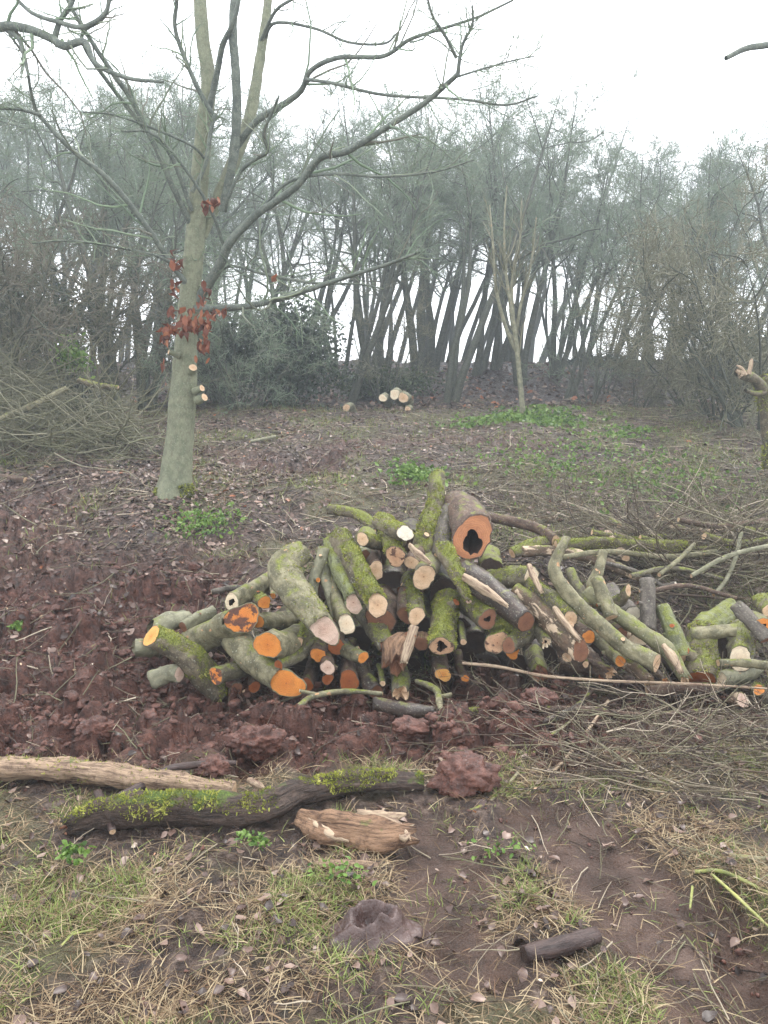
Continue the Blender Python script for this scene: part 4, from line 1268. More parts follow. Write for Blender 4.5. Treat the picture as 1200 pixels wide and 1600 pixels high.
# ---- front of the pile and foreground wood
Lg('long pale bare stick lying across the front of the pile', [(722, 1036), (780, 1042), (850, 1056), (950, 1064), (1060, 1068), (1200, 1076)], (2.6, 2.6, 2.4, 2.2, 2, 1.5), 18, yo=-.12, bark=SPLINT, cut='cream', sides=8, barkname='split_wood')
Lg('pale green forked twig lying before the left half of pile', [(466, 1104), (490, 1088), (540, 1080), (598, 1084)], (4.5, 5, 5, 3.5), 4, bark='green', cut='cream', sides=10,
   stubs=[(.35, -1, -.3, .35, .009, .09, 'cream')])
Lg('forked crooked stick with green bark standing at pile foot', [(650, 1064), (672, 1072), (684, 1082), (690, 1110), (715, 1147)], (4, 6, 6, 5, 4), 8, bark='green', cut='tan', sides=10, stubs=[(.42, 1, 0, .25, .010, .05, 'tan')])
Lg('short mossy forked stick on the mud below the pile', [(720, 1110), (750, 1113), (770, 1125), (786, 1143)], (4, 6, 6, 4), 3, bark='mossy', cut='cream', sides=10, moss=250)
Lg('dark wet branch curving across the mud at right', [(792, 1142), (850, 1128), (900, 1105), (925, 1080)], (5, 5.5, 5, 3), 6, bark='dark', cut='tan', sides=10)
Lg('dark bent stick lying level on brash at right', [(840, 1108), (920, 1110), (1000, 1118), (1090, 1112)], (5, 6, 5, 4), 4, bark='brown', cut='tan', sides=10)
Lg('straight pale stick slanting up through the brash', [(862, 1208), (905, 1160), (950, 1095)], (3, 3, 2.5), 3, bark=SPLINT, cut='tan', sides=8, barkname='split_wood')
Lg('second thin slanting stick left of the straight pale one', [(795, 1225), (850, 1160), (890, 1128)], (3, 3, 2), 3, bark='green', cut='tan', sides=8)
Lg('dark wet log half sunk in mud under the pale twig', [(585, 1098), (640, 1110), (680, 1112)], (9, 11, 8), 0, bark='dark', cut='brown', name='sunken_log', cat='log')
Lg('pale barkless rotting log lying in mud at left', [(-30, 1208), (60, 1208), (150, 1216), (260, 1232), (366, 1246)], (19, 20, 20, 19, 14), -2, zo=.02, name='dead_log', cat='log', bark=DEADPALE, cut='cream', gnarl=.24, lump=.14, broken=True, barkname='bare_wood', moss=600)
Lg('dark mossy rotting log lying across the foreground', [(108, 1302), (160, 1283), (260, 1275), (400, 1275), (470, 1250), (560, 1232), (662, 1232)], (12, 21, 24, 22, 18, 16, 11), -4, zo=.03, name='dead_log', cat='log', bark=DEADMOSS, cut='brown', lump=.14, knots=6, gnarl=.22, broken=True, moss=7500, mossthr=.80, barkname='bare_wood')
Lg('short rusty broken log end with bright torn tip in foreground', [(634, 1310), (590, 1310), (520, 1300), (468, 1285)], (15, 22, 22, 12), -4, zo=.02, name='dead_log', cat='log', bark=DEADRUST, cut='cream', lump=.22, gnarl=.34, broken=True, barkname='bare_wood')
Lg('flat pale slab of rotten wood below the rusty log end', [(497, 1352), (540, 1350), (592, 1354)], (7, 8, 6), -3, name='wood_slab', cat='wood piece', bark=DEADPALE, cut='tan', gnarl=.2, broken=True, barkname='bare_wood')
Lg('curving dead root arching over the pale rotting log', [(172, 1252), (225, 1226), (265, 1202), (320, 1194), (370, 1192)], (6, 8, 7, 6, 4), 14, name='dead_root', cat='root', bark=DEADMUD, cut='brown', sides=12, barkname='bare_wood')
Lg('short dead stick leaning on the dark log at left', [(152, 1238), (165, 1262), (176, 1300)], (6, 6, 5), 10, name='dead_root', cat='root', bark=DEADMUD, cut='brown', sides=10, barkname='bare_wood')
Lg('muddy dark log piece lying bottom right of centre', [(818, 1503), (870, 1492), (932, 1474)], (13, 16, 13), -4, zo=.022, name='dead_log', cat='log', bark=DEADMUD, cut='deep', gnarl=.1, barkname='bare_wood')
Lg('thin yellow-green lichen twig at the bottom right edge, upper', [(1085, 1362), (1130, 1362), (1200, 1395)], (2.6, 3, 2.2), 3, bark=bark_mat('bark_yellow_lichen', (.22, .24, .07), (.34, .34, .11), (.07, .07, .04), moss=.1), cut='cream', sides=8)
YL = bpy.data.materials['bark_yellow_lichen']
Lg('long yellow-green lichen twig running to the right edge', [(1112, 1366), (1150, 1400), (1205, 1452)], (2.4, 2.8, 2.2), 3, bark=YL, cut='cream', sides=8)
Lg('small upright yellow lichen twig left of the long one', [(1082, 1385), (1078, 1420)], (2, 1.6), 3, bark=YL, cut='cream', sides=8)
Lg('green pole end entering from the right edge', [(1140, 1338), (1180, 1344), (1240, 1346)], (5, 6, 6), 3, bark='green', cut='tan', sides=10)
Lg('yellow-green twig lying in grass at lower left', [(96, 1478), (115, 1460), (150, 1452)], (1.8, 2.2, 1.6), 2, bark=YL, cut='cream', sides=8)
Lg('lichen-green twig at the bottom edge right of centre', [(880, 1595), (905, 1578), (925, 1562)], (2.5, 2.6, 2), 2, bark=YL, cut='cream', sides=8)
Lg('green lichen stick along the bottom right edge', [(940, 1588), (990, 1582), (1028, 1572)], (2.6, 3, 2.4), 2, bark=YL, cut='cream', sides=8)
Lg('pale green twig curving at foot of the big mud clod', [(720, 1272), (750, 1262), (775, 1245)], (3, 4, 3), 2, bark='mossy', cut='cream', sides=8)
Lg('pale stick lying on grass beside the muddy log piece', [(845, 1455), (862, 1440), (880, 1425)], (2.5, 3, 2.5), 2, bark=SPLINT, cut='tan', sides=8, barkname='split_wood')


for lab_, p_, r_ in (('jagged cream splinter at the torn tip of the rusty log', [(600, 1300), (625, 1312), (642, 1334)], (6, 7, 1.5)),
                     ('white chip beside the torn tip of the rusty log', [(622, 1328), (632, 1332), (640, 1324)], (3, 5, 2)),
                     ('orange torn shard lying along the rusty log', [(560, 1292), (600, 1298), (634, 1292)], (6, 10, 2)),
                     ('thin pale shard below the rusty log', [(478, 1296), (510, 1322), (545, 1336)], (3, 7, 2)),
                     ('small pale piece of wood left of the curving log joint', [(392, 1238), (404, 1246), (414, 1252)], (5, 7, 3))):
    Lg(lab_, p_, r_, -4, zo=.05, name='wood_splinter', cat='wood piece', bark=SPLINT, cut='cream', gnarl=.3, lump=.25, broken=True, barkname='split_wood', sides=12)


# big individually visible clods, the muddy ring
def clod(label, px, py, rpx, sq=(1, 1, .7), seed=1, ring=False, name='mud_clod'):
    rg = np.random.default_rng(seed)
    import bmesh
    bm = bmesh.new()
    bmesh.ops.create_icosphere(bm, subdivisions=5, radius=1)
    V = np.array([v.co[:] for v in bm.verts])
    T = np.array([[v.index for v in f.verts] for f in bm.faces])
    bm.free()
    Y = gy(px, py + rpx * .5)
    c = P(px, py, Y)
    r = rpx * mpp(px, py, Y)
    s = seed * 7.1
    n = vn(V[:, 0] * 1.2 + s, V[:, 1] * 1.2, V[:, 2] * 1.2 + s, 1) * .5 + vn(V[:, 0] * 3 + s, V[:, 1] * 3, V[:, 2] * 3 + s, 2) * .3 + vn(V[:, 0] * 8 + s, V[:, 1] * 8, V[:, 2] * 8 + s, 3) * .12 + vn(V[:, 0] * 20 + s, V[:, 1] * 20, V[:, 2] * 20 + s, 3) * .05
    n = n + .35 * np.abs(2 * vn(V[:, 0] * 2.2 + s, V[:, 1] * 2.2, V[:, 2] * 2.2 + s, 12) - 1) + .16 * np.abs(2 * vn(V[:, 0] * 6 + s, V[:, 1] * 6, V[:, 2] * 6 + s, 13) - 1) - .15
    W = V * (.5 + n)[:, None] * np.array(sq) * r
    if ring:
        rho = np.hypot((V[:, 0] + .25), V[:, 1] + .1)
        W[:, 2] -= (np.exp(-(rho / .40) ** 2) * .9 * r) * (V[:, 2] > -.2)
        W[:, 2] *= 1.0
    o = obj(name, mesh(name, W, None, T, dict(rn=np.full(len(W), rg.random()))), MUDM if ring else CLOD)
    o.location = tuple(float(q) for q in c)
    return tag(o, label, 'mud clod', 'large mud clods')


MUDM_ = M('wet_mud', .35, .5)
_c = MUDM_.obj()
MUDM_.col(MUDM_.ramp(MUDM_.noise(_c, 14, 5, .6), [(.3, (.040, .022, .019)), (.55, (.08, .048, .042)), (.75, (.13, .085, .075))]))
MUDM_.bump(MUDM_.noise(_c, 40, 5, .65), .01, .8)
MUDM = MUDM_.m
nr_, ns_ = 44, 130
Yr = gy(582, 1462)
cr_ = P(582, 1440, Yr)
cr_[2] = float(H(cr_[0], cr_[1]))
mr = mpp(582, 1440, Yr) * 62
rho = np.linspace(0, 1.25, nr_)[:, None]
th = np.linspace(0, 2 * math.pi, ns_, endpoint=False)[None]
wob = 1 + .12 * np.sin(2 * th + 1) + .08 * np.sin(3 * th + 2) + .05 * np.sin(7 * th)
xx, yy = rho * np.cos(th) * mr * wob, rho * np.sin(th) * mr * .85 * wob
zz = .052 * np.exp(-((rho - .55) / .21) ** 2) * (1 + .15 * np.sin(th + .6) + .08 * np.sin(5 * th))
zz = zz + (fbm(xx + 5, yy + 5, 34, 4, 8, .62) - .5) * .032 * np.exp(-((rho - .5) / .5) ** 2) - .03 * sstep(1.0, 1.25, rho)
gr_ = np.maximum(H(xx + cr_[0], yy + cr_[1]) - cr_[2], -.01)
me_ = mesh('mud_mound', np.stack([xx, yy, zz + gr_ + .006], -1).reshape(-1, 3), tube_q(nr_, ns_), None)
o = obj('mud_mound', me_, MUDM)
o.location = tuple(float(q) for q in cr_)
tag(o, 'ring-shaped wet mud mound with a hole in its top, in the foreground', 'mud mound')
clod('largest red-brown mud clod right of the dark mossy log', 725, 1215, 44, (1.1, .8, .75), 6)
clod('red mud clod at the left of the mud band', 150, 1140, 26, (1.1, .8, .7), 8)
clod('mud clod left of centre above the dark mossy log', 400, 1160, 36, (1.2, .8, .7), 11)
clod('small wet clod beneath the dark orange end at right', 840, 1095, 26, (1.1, .8, .8), 13)
clod('mud clod between curving root and pale log end', 330, 1200, 24, (1.1, .8, .7), 14)
clod('brown mud clod right of the largest clod', 640, 1140, 24, (1.2, .8, .7), 15)


# ------------------------------------------------------------------ brash: tangles of cut twigs
def tangle(name, label, cat, region, n, length, rad, seed, mat, Yfun, side=3, up=.0, flat=.45, extra=None, el=.35):
    """region = list of (px,py,spread) pixel centres; every twig is a curved tube with side shoots"""
    rg = np.random.default_rng(seed)
    reg = np.array(region, float)
    k = rg.integers(0, len(reg), n)
    px = reg[k, 0] + rg.normal(size=n) * reg[k, 2]
    py = reg[k, 1] + rg.normal(size=n) * reg[k, 3]
    p0 = np.array([P(a, b, Yfun(a, b) + rg.normal() * reg[i, 4]) for a, b, i in zip(px, py, k)])
    zg = H(p0[:, 0], p0[:, 1])
    p0[:, 2] = np.maximum(p0[:, 2], zg + .01)
    az = rg.random(n) * 6.28
    d = np.stack([np.cos(az), np.sin(az) * flat, rg.normal(0, el, n)], 1)
    d = unit(d)
    Ln = rg.uniform(length[0], length[1], n)
    S = 8
    out = [p0]
    p = p0
    for i in range(S - 1):
        d = unit(d + rg.normal(size=(n, 3)) * .16 + np.array([0, 0, up]))
        p = p + d * (Ln / (S - 1))[:, None]
        zg = H(p[:, 0], p[:, 1])
        p[:, 2] = np.maximum(p[:, 2], zg + .01)
        out.append(p)
    Pn = np.stack(out, 1)
    r = rg.uniform(rad[0], rad[1], n)
    R = r[:, None] * np.linspace(1, .4, S)[None]
    org = p0.mean(0)
    org[2] = H(org[0], org[1])
    t = thing(name, label, cat, org)
    a1 = Acc()
    add_tubes(a1, Pn, R, 5)
    obj('branches', a1.mesh('branches', org), mat, t, kind='stuff')
    a2 = Acc()
    P2, R2 = grow(rg, Pn, R, side, (.15, .95), (20, 60), .45, .5, 5, .2, .03, .05, .0015)
    add_tubes(a2, P2, R2, 3)
    P3, R3 = grow(rg, P2, R2, 2, (.3, .95), (20, 60), .5, .6, 4, .2, .03, .03, .0012)
    add_tubes(a2, P3, R3, 3)
    obj('twigs', a2.mesh('twigs', org), mat, t, kind='stuff')
    return t


YLb = lambda a, b: float(np.interp(b, [540, 620, 720], [9.9, 9.3, 8.3]))
tangle('brush_pile', 'long heap of cut brushwood left of the beech', 'brush pile',
       [(30, 645, 50, 26, .4), (110, 650, 45, 22, .4), (180, 668, 34, 16, .3), (20, 610, 50, 20, .4), (120, 690, 70, 12, .3), (0, 585, 50, 16, .4), (-40, 640, 50, 34, .4)],
       640, (.35, 1.2), (.003, .011), 31, PALETWIG, YLb, side=4)
YRb = lambda a, b: float(np.interp(b, [800, 960], [6.6, 5.15]))
tangle('brush_pile', 'heap of cut twigs behind the right end of the log pile', 'brush pile',
       [(1060, 880, 50, 20, .2), (1130, 870, 50, 25, .2), (1180, 900, 40, 30, .2), (1100, 920, 50, 20, .15), (1180, 840, 50, 15, .3), (1000, 870, 40, 14, .15), (1240, 880, 40, 30, .2)],
       620, (.3, 1.1), (.003, .009), 32, TWIG, YRb, side=4, el=.2)
YFb = lambda a, b: gy(a, min(b + 20, 1500))
tangle('brush_pile', 'flattened tangle of thin sticks on mud at lower right', 'brush pile',
       [(900, 1130, 60, 18, .05), (1000, 1130, 60, 22, .05), (1100, 1130, 60, 25, .05), (1180, 1170, 40, 40, .05), (1050, 1190, 70, 25, .05), (950, 1190, 60, 20, .05), (1240, 1130, 40, 30, .05)],
       200, (.15, .7), (.0015, .0042), 33, TWIG, YFb, side=3, el=.10)
tangle('brush_pile', 'low scatter of twigs in the clearing right of the pile', 'brush pile',
       [(850, 760, 80, 25, .1), (1000, 760, 90, 30, .1), (1120, 780, 80, 25, .1), (900, 800, 60, 14, .1)],
       380, (.2, .6), (.002, .005), 34, TWIG, lambda a, b: gy(a, max(b, 690)), side=3, el=.06)
Lb = lambda label, pts, r, ya, yb, **kw: L_abs(label, pts, r, ya, yb, **kw)


def L_abs(label, pts, r, ya, yb, name='branch', cat='branch', group=None, **kw):
    f = np.linspace(0, 1, len(pts))
    r = list(r) if hasattr(r, '__len__') else [r] * len(pts)
    Pw = [P(x, y, ya + (yb - ya) * q) for (x, y), q in zip(pts, f)]
    Rw = [rr * mpp(x, y, ya + (yb - ya) * q) for (x, y), rr, q in zip(pts, r, f)]
    return make_log(label, Pw, Rw, name=name, cat=cat, group=group, **kw)


for k, (p_, r_, b_, lab_) in enumerate([
    ([(870, 872), (950, 862), (1040, 870), (1120, 862)], 4, 'green', 'long green rod woven low through the right twig heap'),
    ([(1000, 840), (1080, 858), (1190, 852)], 4, 'mossy', 'mossy rod across the top of the right twig heap'),
    ([(1080, 900), (1140, 868), (1215, 850)], 3.5, 'pale', 'pale rod rising to the right edge in the twig heap'),
    ([(985, 900), (1050, 888), (1130, 905)], 4, 'halfmoss', 'half mossy rod low in the right twig heap'),
    ([(1100, 838), (1150, 850), (1215, 842)], 6, 'mossy', 'thick mossy pole at the right of the twig heap'),
    ([(1010, 925), (1075, 915), (1150, 935)], 3.5, 'brown', 'brown rod just above the mossy block'),
    ([(1060, 812), (1120, 822), (1205, 812)], 4, 'brown', 'brown rod along the far side of the right twig heap'),
    ([(925, 832), (985, 842), (1040, 838)], 4, 'mossy', 'short mossy rod above the level mossy pole')]):
    yy_ = YRb(0, p_[0][1])
    L_abs(lab_, p_, [r_] * 3 if len(p_) == 3 else [r_] * 4, yy_ - .7, yy_ - .5, bark=b_, cut='tan', sides=10, moss=500 if b_ == 'mossy' else 0, mossthr=.5)
L_abs('straight green pole laid over the left brushwood heap', [(104, 606), (50, 634), (-20, 664)], (4, 5, 5), 8.7, 8.4, bark='green', cut='tan', sides=10)
L_abs('bright mossy pole on top of the left brushwood heap', [(122, 594), (150, 602), (185, 606)], (5, 6, 4), 9.0, 9.0, bark='mossy', cut='tan', sides=10, moss=300)
L_abs('curved bare stick standing out of the right twig heap', [(1158, 832), (1150, 870), (1135, 905), (1115, 930)], (3.5, 3.5, 3.5, 3), 5.3, 5.0, bark='pale', cut='cream', sides=8)
L_abs('thin green rod crossing over the right twig heap', [(1085, 850), (1060, 875), (1030, 898)], (3, 3.5, 3.5), 5.3, 5.0, bark='green', cut='cream', sides=8)
L_abs('bent grey rod with white cut tip above the dark grey log', [(1056, 912), (1035, 915), (1015, 902), (985, 890), (940, 878)], (3.5, 3.5, 3.5, 3.5, 3), 4.9, 5.2, bark='grey', cut='white', sides=8)

# ------------------------------------------------------------------ the beech
BY = 7.05
rb = np.random.default_rng(77)
beech_org = P(272, 775, BY)
beech_org[2] = float(H(beech_org[0], beech_org[1])) - .03
beech = thing('beech_tree', 'smooth-barked beech with few rusty leaves standing left of the pile', 'tree', beech_org)


def limb(pts, r, y0, y1, name='limb', mat='limb', sides=10, parent=beech, org=beech_org, lump=.04, gn=.03):
    f = np.linspace(0, 1, len(pts))
    Pw = [P(x, y, y0 + (y1 - y0) * q) for (x, y), q in zip(pts, f)]
    Rw = [a * mpp(x, y, y0 + (y1 - y0) * q) for (x, y), a, q in zip(pts, r, f)]
    Pn, Rn = catmull(Pw, Rw, max(.03, float(np.mean(Rw)) * .8))
    V, D, bk, T, _ = body(Pn, Rn, rb, sides, lump, .02, 1, gn)
    o = obj(name, mesh(name, V.reshape(-1, 3) - org, tube_q(len(Pn), sides), None, dict(bk=bk.reshape(-1, 3))), BARK[mat], parent)
    ip = np.linspace(0, len(Pn) - 1, 10)
    i0 = np.minimum(ip.astype(int), len(Pn) - 2)
    ff = (ip - i0)[:, None]
    LP.append(Pn[i0] * (1 - ff) + Pn[i0 + 1] * ff)
    LR.append(Rn[i0] * (1 - ff[:, 0]) + Rn[i0 + 1] * ff[:, 0])
    return V, D


LP, LR = [], []
base = P(272, 790, BY)
tv, td = limb([(268, 800), (272, 772), (275, 745), (279, 700), (287, 610), (291, 540), (298, 450), (304, 380), (310, 300), (318, 210), (326, 130), (317, 60), (312, -30), (312, -200), (318, -420)],
              [46, 31, 24.5, 21.5, 20, 18, 16.5, 16.5, 14.5, 12.5, 11, 10, 9.5, 8, 4], BY, BY + .15, 'trunk', 'beech', 22)
moss_part(beech, beech_org, tv[:5], np.broadcast_to(td, tv.shape)[:5], rb, 3500, 6., thr=.62, ln=(.012, .03))
limb([(318, 370), (345, 300), (372, 235), (392, 175), (405, 100), (418, 10), (430, -120), (436, -300)], [5, 9.5, 9.5, 9, 8, 7, 5, 3], BY + .16, BY + .5, 'stem', 'beech', 14)
limb([(345, 330), (364, 250), (370, 170), (368, 110), (364, 40), (370, -60), (380, -220)], [5, 7.5, 7.5, 7, 6.5, 5.5, 3], BY + .1, BY - .4, 'stem', 'limb', 12)
limb([(322, 190), (338, 120), (348, 70), (366, 30), (385, -60)], [5, 5, 4.5, 4, 2.5], BY + .1, BY - .5, 'stem', 'limb')
LPa = len(LP)
limbs = [
    ([(302, 480), (328, 440), (345, 412), (360, 378), (400, 336), (432, 314), (466, 288), (500, 247), (540, 237), (580, 214), (622, 188), (665, 160), (700, 130), (715, 116)],
     [12, 13, 12, 10.5, 9.5, 9, 8.5, 8.5, 8, 7, 6.5, 6, 5.5, 5.5], 7.0, 5.4),
    ([(715, 118), (722, 72), (738, 40), (738, 8)], [5, 3.6, 2.6, 1.5], 5.4, 5.2),
    ([(713, 90), (695, 55), (676, 25), (664, -20)], [4.2, 3.4, 3, 2], 5.4, 5.1),
    ([(714, 120), (760, 106), (800, 95), (835, 88)], [2.6, 2, 1.6, 1], 5.4, 5.3),
    ([(368, 232), (400, 190), (440, 165), (470, 142), (486, 110), (530, 90), (598, 88), (640, 62), (690, 45), (745, 27), (802, 0)], [8, 8, 7.5, 7, 6, 5.5, 5, 4.2, 3.4, 2.6, 2], 7.0, 5.4),
    ([(412, 62), (430, 36), (490, 44), (545, 66), (600, 68), (622, 50)], [5, 3.4, 3, 2.6, 2.4, 1.4], 7.3, 6.4),
    ([(405, 70), (430, 18), (462, -5), (500, -40)], [4, 3.5, 3, 2], 7.3, 6.6),
    ([(352, 330), (357, 308), (377, 267), (400, 248), (418, 236), (412, 208), (425, 176), (436, 150)], [4, 4, 4.5, 4.5, 4.5, 4, 3.5, 2], 6.9, 6.3),
    ([(478, 124), (520, 130), (600, 148), (720, 155), (790, 164), (840, 150)], [4, 3.8, 3.4, 2.8, 2.2, 1.4], 6.4, 5.6),
    ([(306, 482), (370, 480), (430, 469), (490, 450), (550, 430), (600, 415), (650, 396)], [9, 7.5, 6.5, 6, 5, 4, 2.6], 6.9, 5.4),
    ([(398, 338), (450, 285), (520, 272), (600, 276), (680, 268), (740, 250)], [4, 3.4, 3, 2.8, 2.2, 1.4], 6.6, 5.6),
    ([(325, 440), (360, 416), (420, 430), (490, 442), (560, 444), (600, 452)], [4, 3.6, 3.4, 3, 2.4, 1.4], 7, 6.0),
    ([(300, 455), (270, 415), (240, 370), (205, 322), (165, 276), (110, 232), (62, 180), (50, 150), (44, 118), (38, 88), (12, 50)], [8, 7, 6.5, 6.5, 6, 5.5, 4.5, 3.6, 3.2, 3, 2], 6.95, 5.9),
    ([(64, 180), (30, 171), (-10, 168), (-60, 160)], [4, 3.4, 3, 2], 6.1, 5.8),
    ([(298, 350), (270, 292), (242, 228), (205, 155), (180, 120), (140, 60), (108, 5), (90, -40)], [8, 7, 6.5, 6.5, 6, 5, 4, 3], 6.95, 6.0),
    ([(300, 330), (265, 240), (222, 196), (170, 130), (135, 80), (130, 50), (160, 30), (172, 0), (175, -40)], [5, 5, 5, 4.6, 4.2, 4, 3.5, 3, 2], 6.9, 5.8),
    ([(335, 185), (310, 140), (285, 82), (273, 40), (276, 0), (268, -40)], [6.5, 5.5, 5, 4.5, 4.4, 3], 6.9, 6.5),
    ([(300, 300), (320, 260), (330, 200), (338, 178)], [5, 5, 5, 5], 6.8, 6.9),
    ([(275, 425), (262, 408), (230, 396), (160, 382), (100, 376), (50, 380)], [4, 3.6, 3.3, 3, 2.4, 1.6], 6.9, 6.3),
    ([(350, 385), (330, 330), (290, 265), (240, 210), (190, 205)], [4, 4, 3.5, 3, 2], 6.9, 6.2),
    ([(322, 250), (300, 228), (250, 205), (180, 180), (130, 175)], [3, 3, 2.5, 2, 1.5], 6.8, 6.1),
]
for l_ in limbs:
    limb(l_[0], [q * .64 + .2 for q in l_[1]], l_[2] + (.13 if l_[2] > 6.75 and l_[0][0][0] < 420 else 0), l_[3])
Pn, Rn = np.array(LP[LPa:]), np.array(LR[LPa:])
acc = Acc()
P1, R1 = grow(rb, Pn, Rn, 14, (.2, .98), (25, 65), .32, .45, 7, .18, .05, .2, .003)
add_tubes(acc, P1, R1, 5)
P2, R2 = grow(rb, P1, R1, 3, (.2, .95), (25, 60), .5, .55, 5, .2, .03, .1, .0018)
add_tubes(acc, P2, R2, 3)
P3, R3 = grow(rb, P2, R2, 2, (.3, .95), (25, 60), .5, .6, 4, .2, .02, .06, .0013)
add_tubes(acc, P3, R3, 3)
Pt, Rt = grow(rb, np.array(LP[:1]), np.array(LR[:1]), 26, (.38, .62), (55, 100), .1, .07, 7, .28, -.02, .3, .003, absl=(.2, .7))
add_tubes(acc, Pt, Rt, 4)
Pu, Ru = grow(rb, np.array(LP[:1]), np.array(LR[:1]), 26, (.24, .36), (70, 115), .1, .06, 7, .22, -.04, .25, .003, absl=(.2, .5))
add_tubes(acc, Pu, Ru, 4)
Pt2, Rt2 = grow(rb, Pt, Rt, 3, (.3, .95), (25, 60), .5, .6, 4, .25, -.05, .06, .0015)
add_tubes(acc, Pt2, Rt2, 3)
obj('twigs', acc.mesh('twigs', beech_org), FINETWIG, beech, kind='stuff')
# cut stubs on the trunk
for (px, py, dx, rr) in ((316, 626, 1, 6), (312, 612, 1, 5), (272, 556, -1, 4), (302, 580, .3, 6)):
    c = P(px - dx * 8, py, BY - .06)
    e = c + np.array([dx * .08, -.05, .03])
    m = mpp(px, py, BY)
    sv, sd, sbk, sT, _ = body(*catmull([c, (c + e) / 2, e], [rr * m * 1.3, rr * m * 1.1, rr * m], .015), rb, 12, .05, .03, 0)
    so = obj('branch_stub', mesh('branch_stub', sv.reshape(-1, 3) - beech_org, tube_q(len(sv), 12), None, dict(bk=sbk.reshape(-1, 3))), BARK['beech'], beech)
    fv, fq, ft, fb, _ = face_mesh(sv[-1][::-1], sv[-1].mean(0), sT[-1], rb, rim=1.)
    obj('cut_face', mesh('cut_face', fv - beech_org, fq, ft, dict(bk=fb)), CUT['tan'], so)
# rusty leaves, one by one
lv, lq = leaf_verts(rb, 6, (.066, .098), .5, .8)
LM = [mesh('leaf', lv[k], lq, None, dict(rn=np.full(15, k / 5))) for k in range(6)]
spots = [(262, 525, 14, 9, 22), (285, 515, 14, 12, 26), (300, 500, 14, 14, 22), (320, 512, 10, 12, 16), (318, 545, 8, 12, 16), (335, 490, 8, 6, 8), (322, 475, 9, 8, 7), (275, 455, 6, 12, 8),
         (268, 488, 6, 5, 5), (272, 410, 6, 16, 8), (325, 325, 12, 8, 8), (338, 318, 6, 5, 4), (254, 570, 3, 3, 2), (425, 435, 6, 3, 3), (318, 455, 8, 8, 5), (350, 490, 4, 5, 4)]
for (sx, sy, ax_, ay_, n) in spots:
    for k in range(n):
        o = obj('leaf', LM[rb.integers(0, 6)], REDLEAF, beech)
        p = P(sx + rb.normal() * ax_ * .7, sy + rb.normal() * ay_ * .7, BY - .38 + rb.normal() * .08) - beech_org
        o.location = tuple(float(q) for q in p)
        o.rotation_euler = (rb.uniform(-1.2, 1.2), rb.uniform(.4, 1.8), rb.uniform(0, 6.28))

# trees just outside the frame whose branches reach in
for (nm, lab, base, path, rad) in (
    ('oak_tree', 'tree at left outside the frame with thick bough curling in at top', (-4.6, 6.4), [(-4.6, 6.4, .6), (-4.65, 6.4, 2.6), (-4.55, 6.3, 4.4), (-4.5, 6.2, 7.0)], (.2, .17, .14, .05)),
    ('oak_tree', 'tree at right outside the frame with one branch tip reaching in', (4.5, 5.6), [(4.5, 5.6, .3), (4.55, 5.6, 2.6), (4.5, 5.5, 4.4), (4.6, 5.4, 7.0)], (.15, .13, .1, .04))):
    z0 = float(H(base[0], base[1]))
    t_ = thing(nm, lab, 'tree', (base[0], base[1], z0))
    og = np.array([base[0], base[1], z0])
    path = [np.array([path[0][0], path[0][1], z0 - .1])] + [np.array(q) for q in path[1:]]
    Pn, Rn = catmull(path, rad, .12)
    V, D, bk, T, _ = body(Pn, Rn, rb, 16)
    obj('trunk', mesh('trunk', V.reshape(-1, 3) - og, tube_q(len(Pn), 16), None, dict(bk=bk.reshape(-1, 3))), BARK['limb'], t_)
    LP, LR = [], []
    if base[0] < 0:
        q0 = P(-150, 70, 6.3)
        stem = [(-4.55, 6.3, 3.9)]
        pts = [(-330, 150), (-220, 120), (-110, 90), (-40, 60), (0, 42), (40, 44), (80, 60), (100, 72), (132, 66), (150, 100), (200, 122), (255, 128)]
        rr = [12, 10, 8, 7.5, 7, 6.5, 6, 6, 5, 4, 3, 2]
        limb(pts, rr, 6.2, 5.6, 'limb', 'limb', 10, t_, og)
        limb([(85, 60), (95, 30), (112, 5), (120, -30)], [4.5, 4, 3.5, 2.5], 5.9, 5.8, 'limb', 'limb', 8, t_, og)
        limb([(10, 46), (30, 62), (38, 90), (45, 120)], [4, 3.5, 3, 2], 6.0, 5.8, 'limb', 'limb', 8, t_, og)
        limb([(18, -10), (50, 20), (90, 34), (130, 42), (165, 20), (170, -10)], [2.5, 3, 3.5, 4, 3.5, 3], 5.9, 5.7, 'limb', 'limb', 8, t_, og)
    else:
        limb([(1600, 110), (1420, 60), (1300, 50), (1240, 62), (1200, 70), (1165, 76), (1134, 91)], [11, 9, 8, 6, 5, 4.5, 3.5], 5.6, 5.2, 'limb', 'limb', 8, t_, og)
    a = Acc()
    P1, R1 = grow(rb, np.array(LP), np.array(LR), 3 if base[0] > 0 else 7, (.1, .5) if base[0] > 0 else (.2, .95), (30, 65), .3, .45, 6, .18, .05, .2, .003)
    add_tubes(a, P1, R1, 4)
    P2, R2 = grow(rb, P1, R1, 3, (.2, .95), (25, 60), .5, .55, 5, .2, .02, .1, .0018)
    add_tubes(a, P2, R2, 3)
    obj('twigs', a.mesh('twigs', og), FINETWIG, t_, kind='stuff')


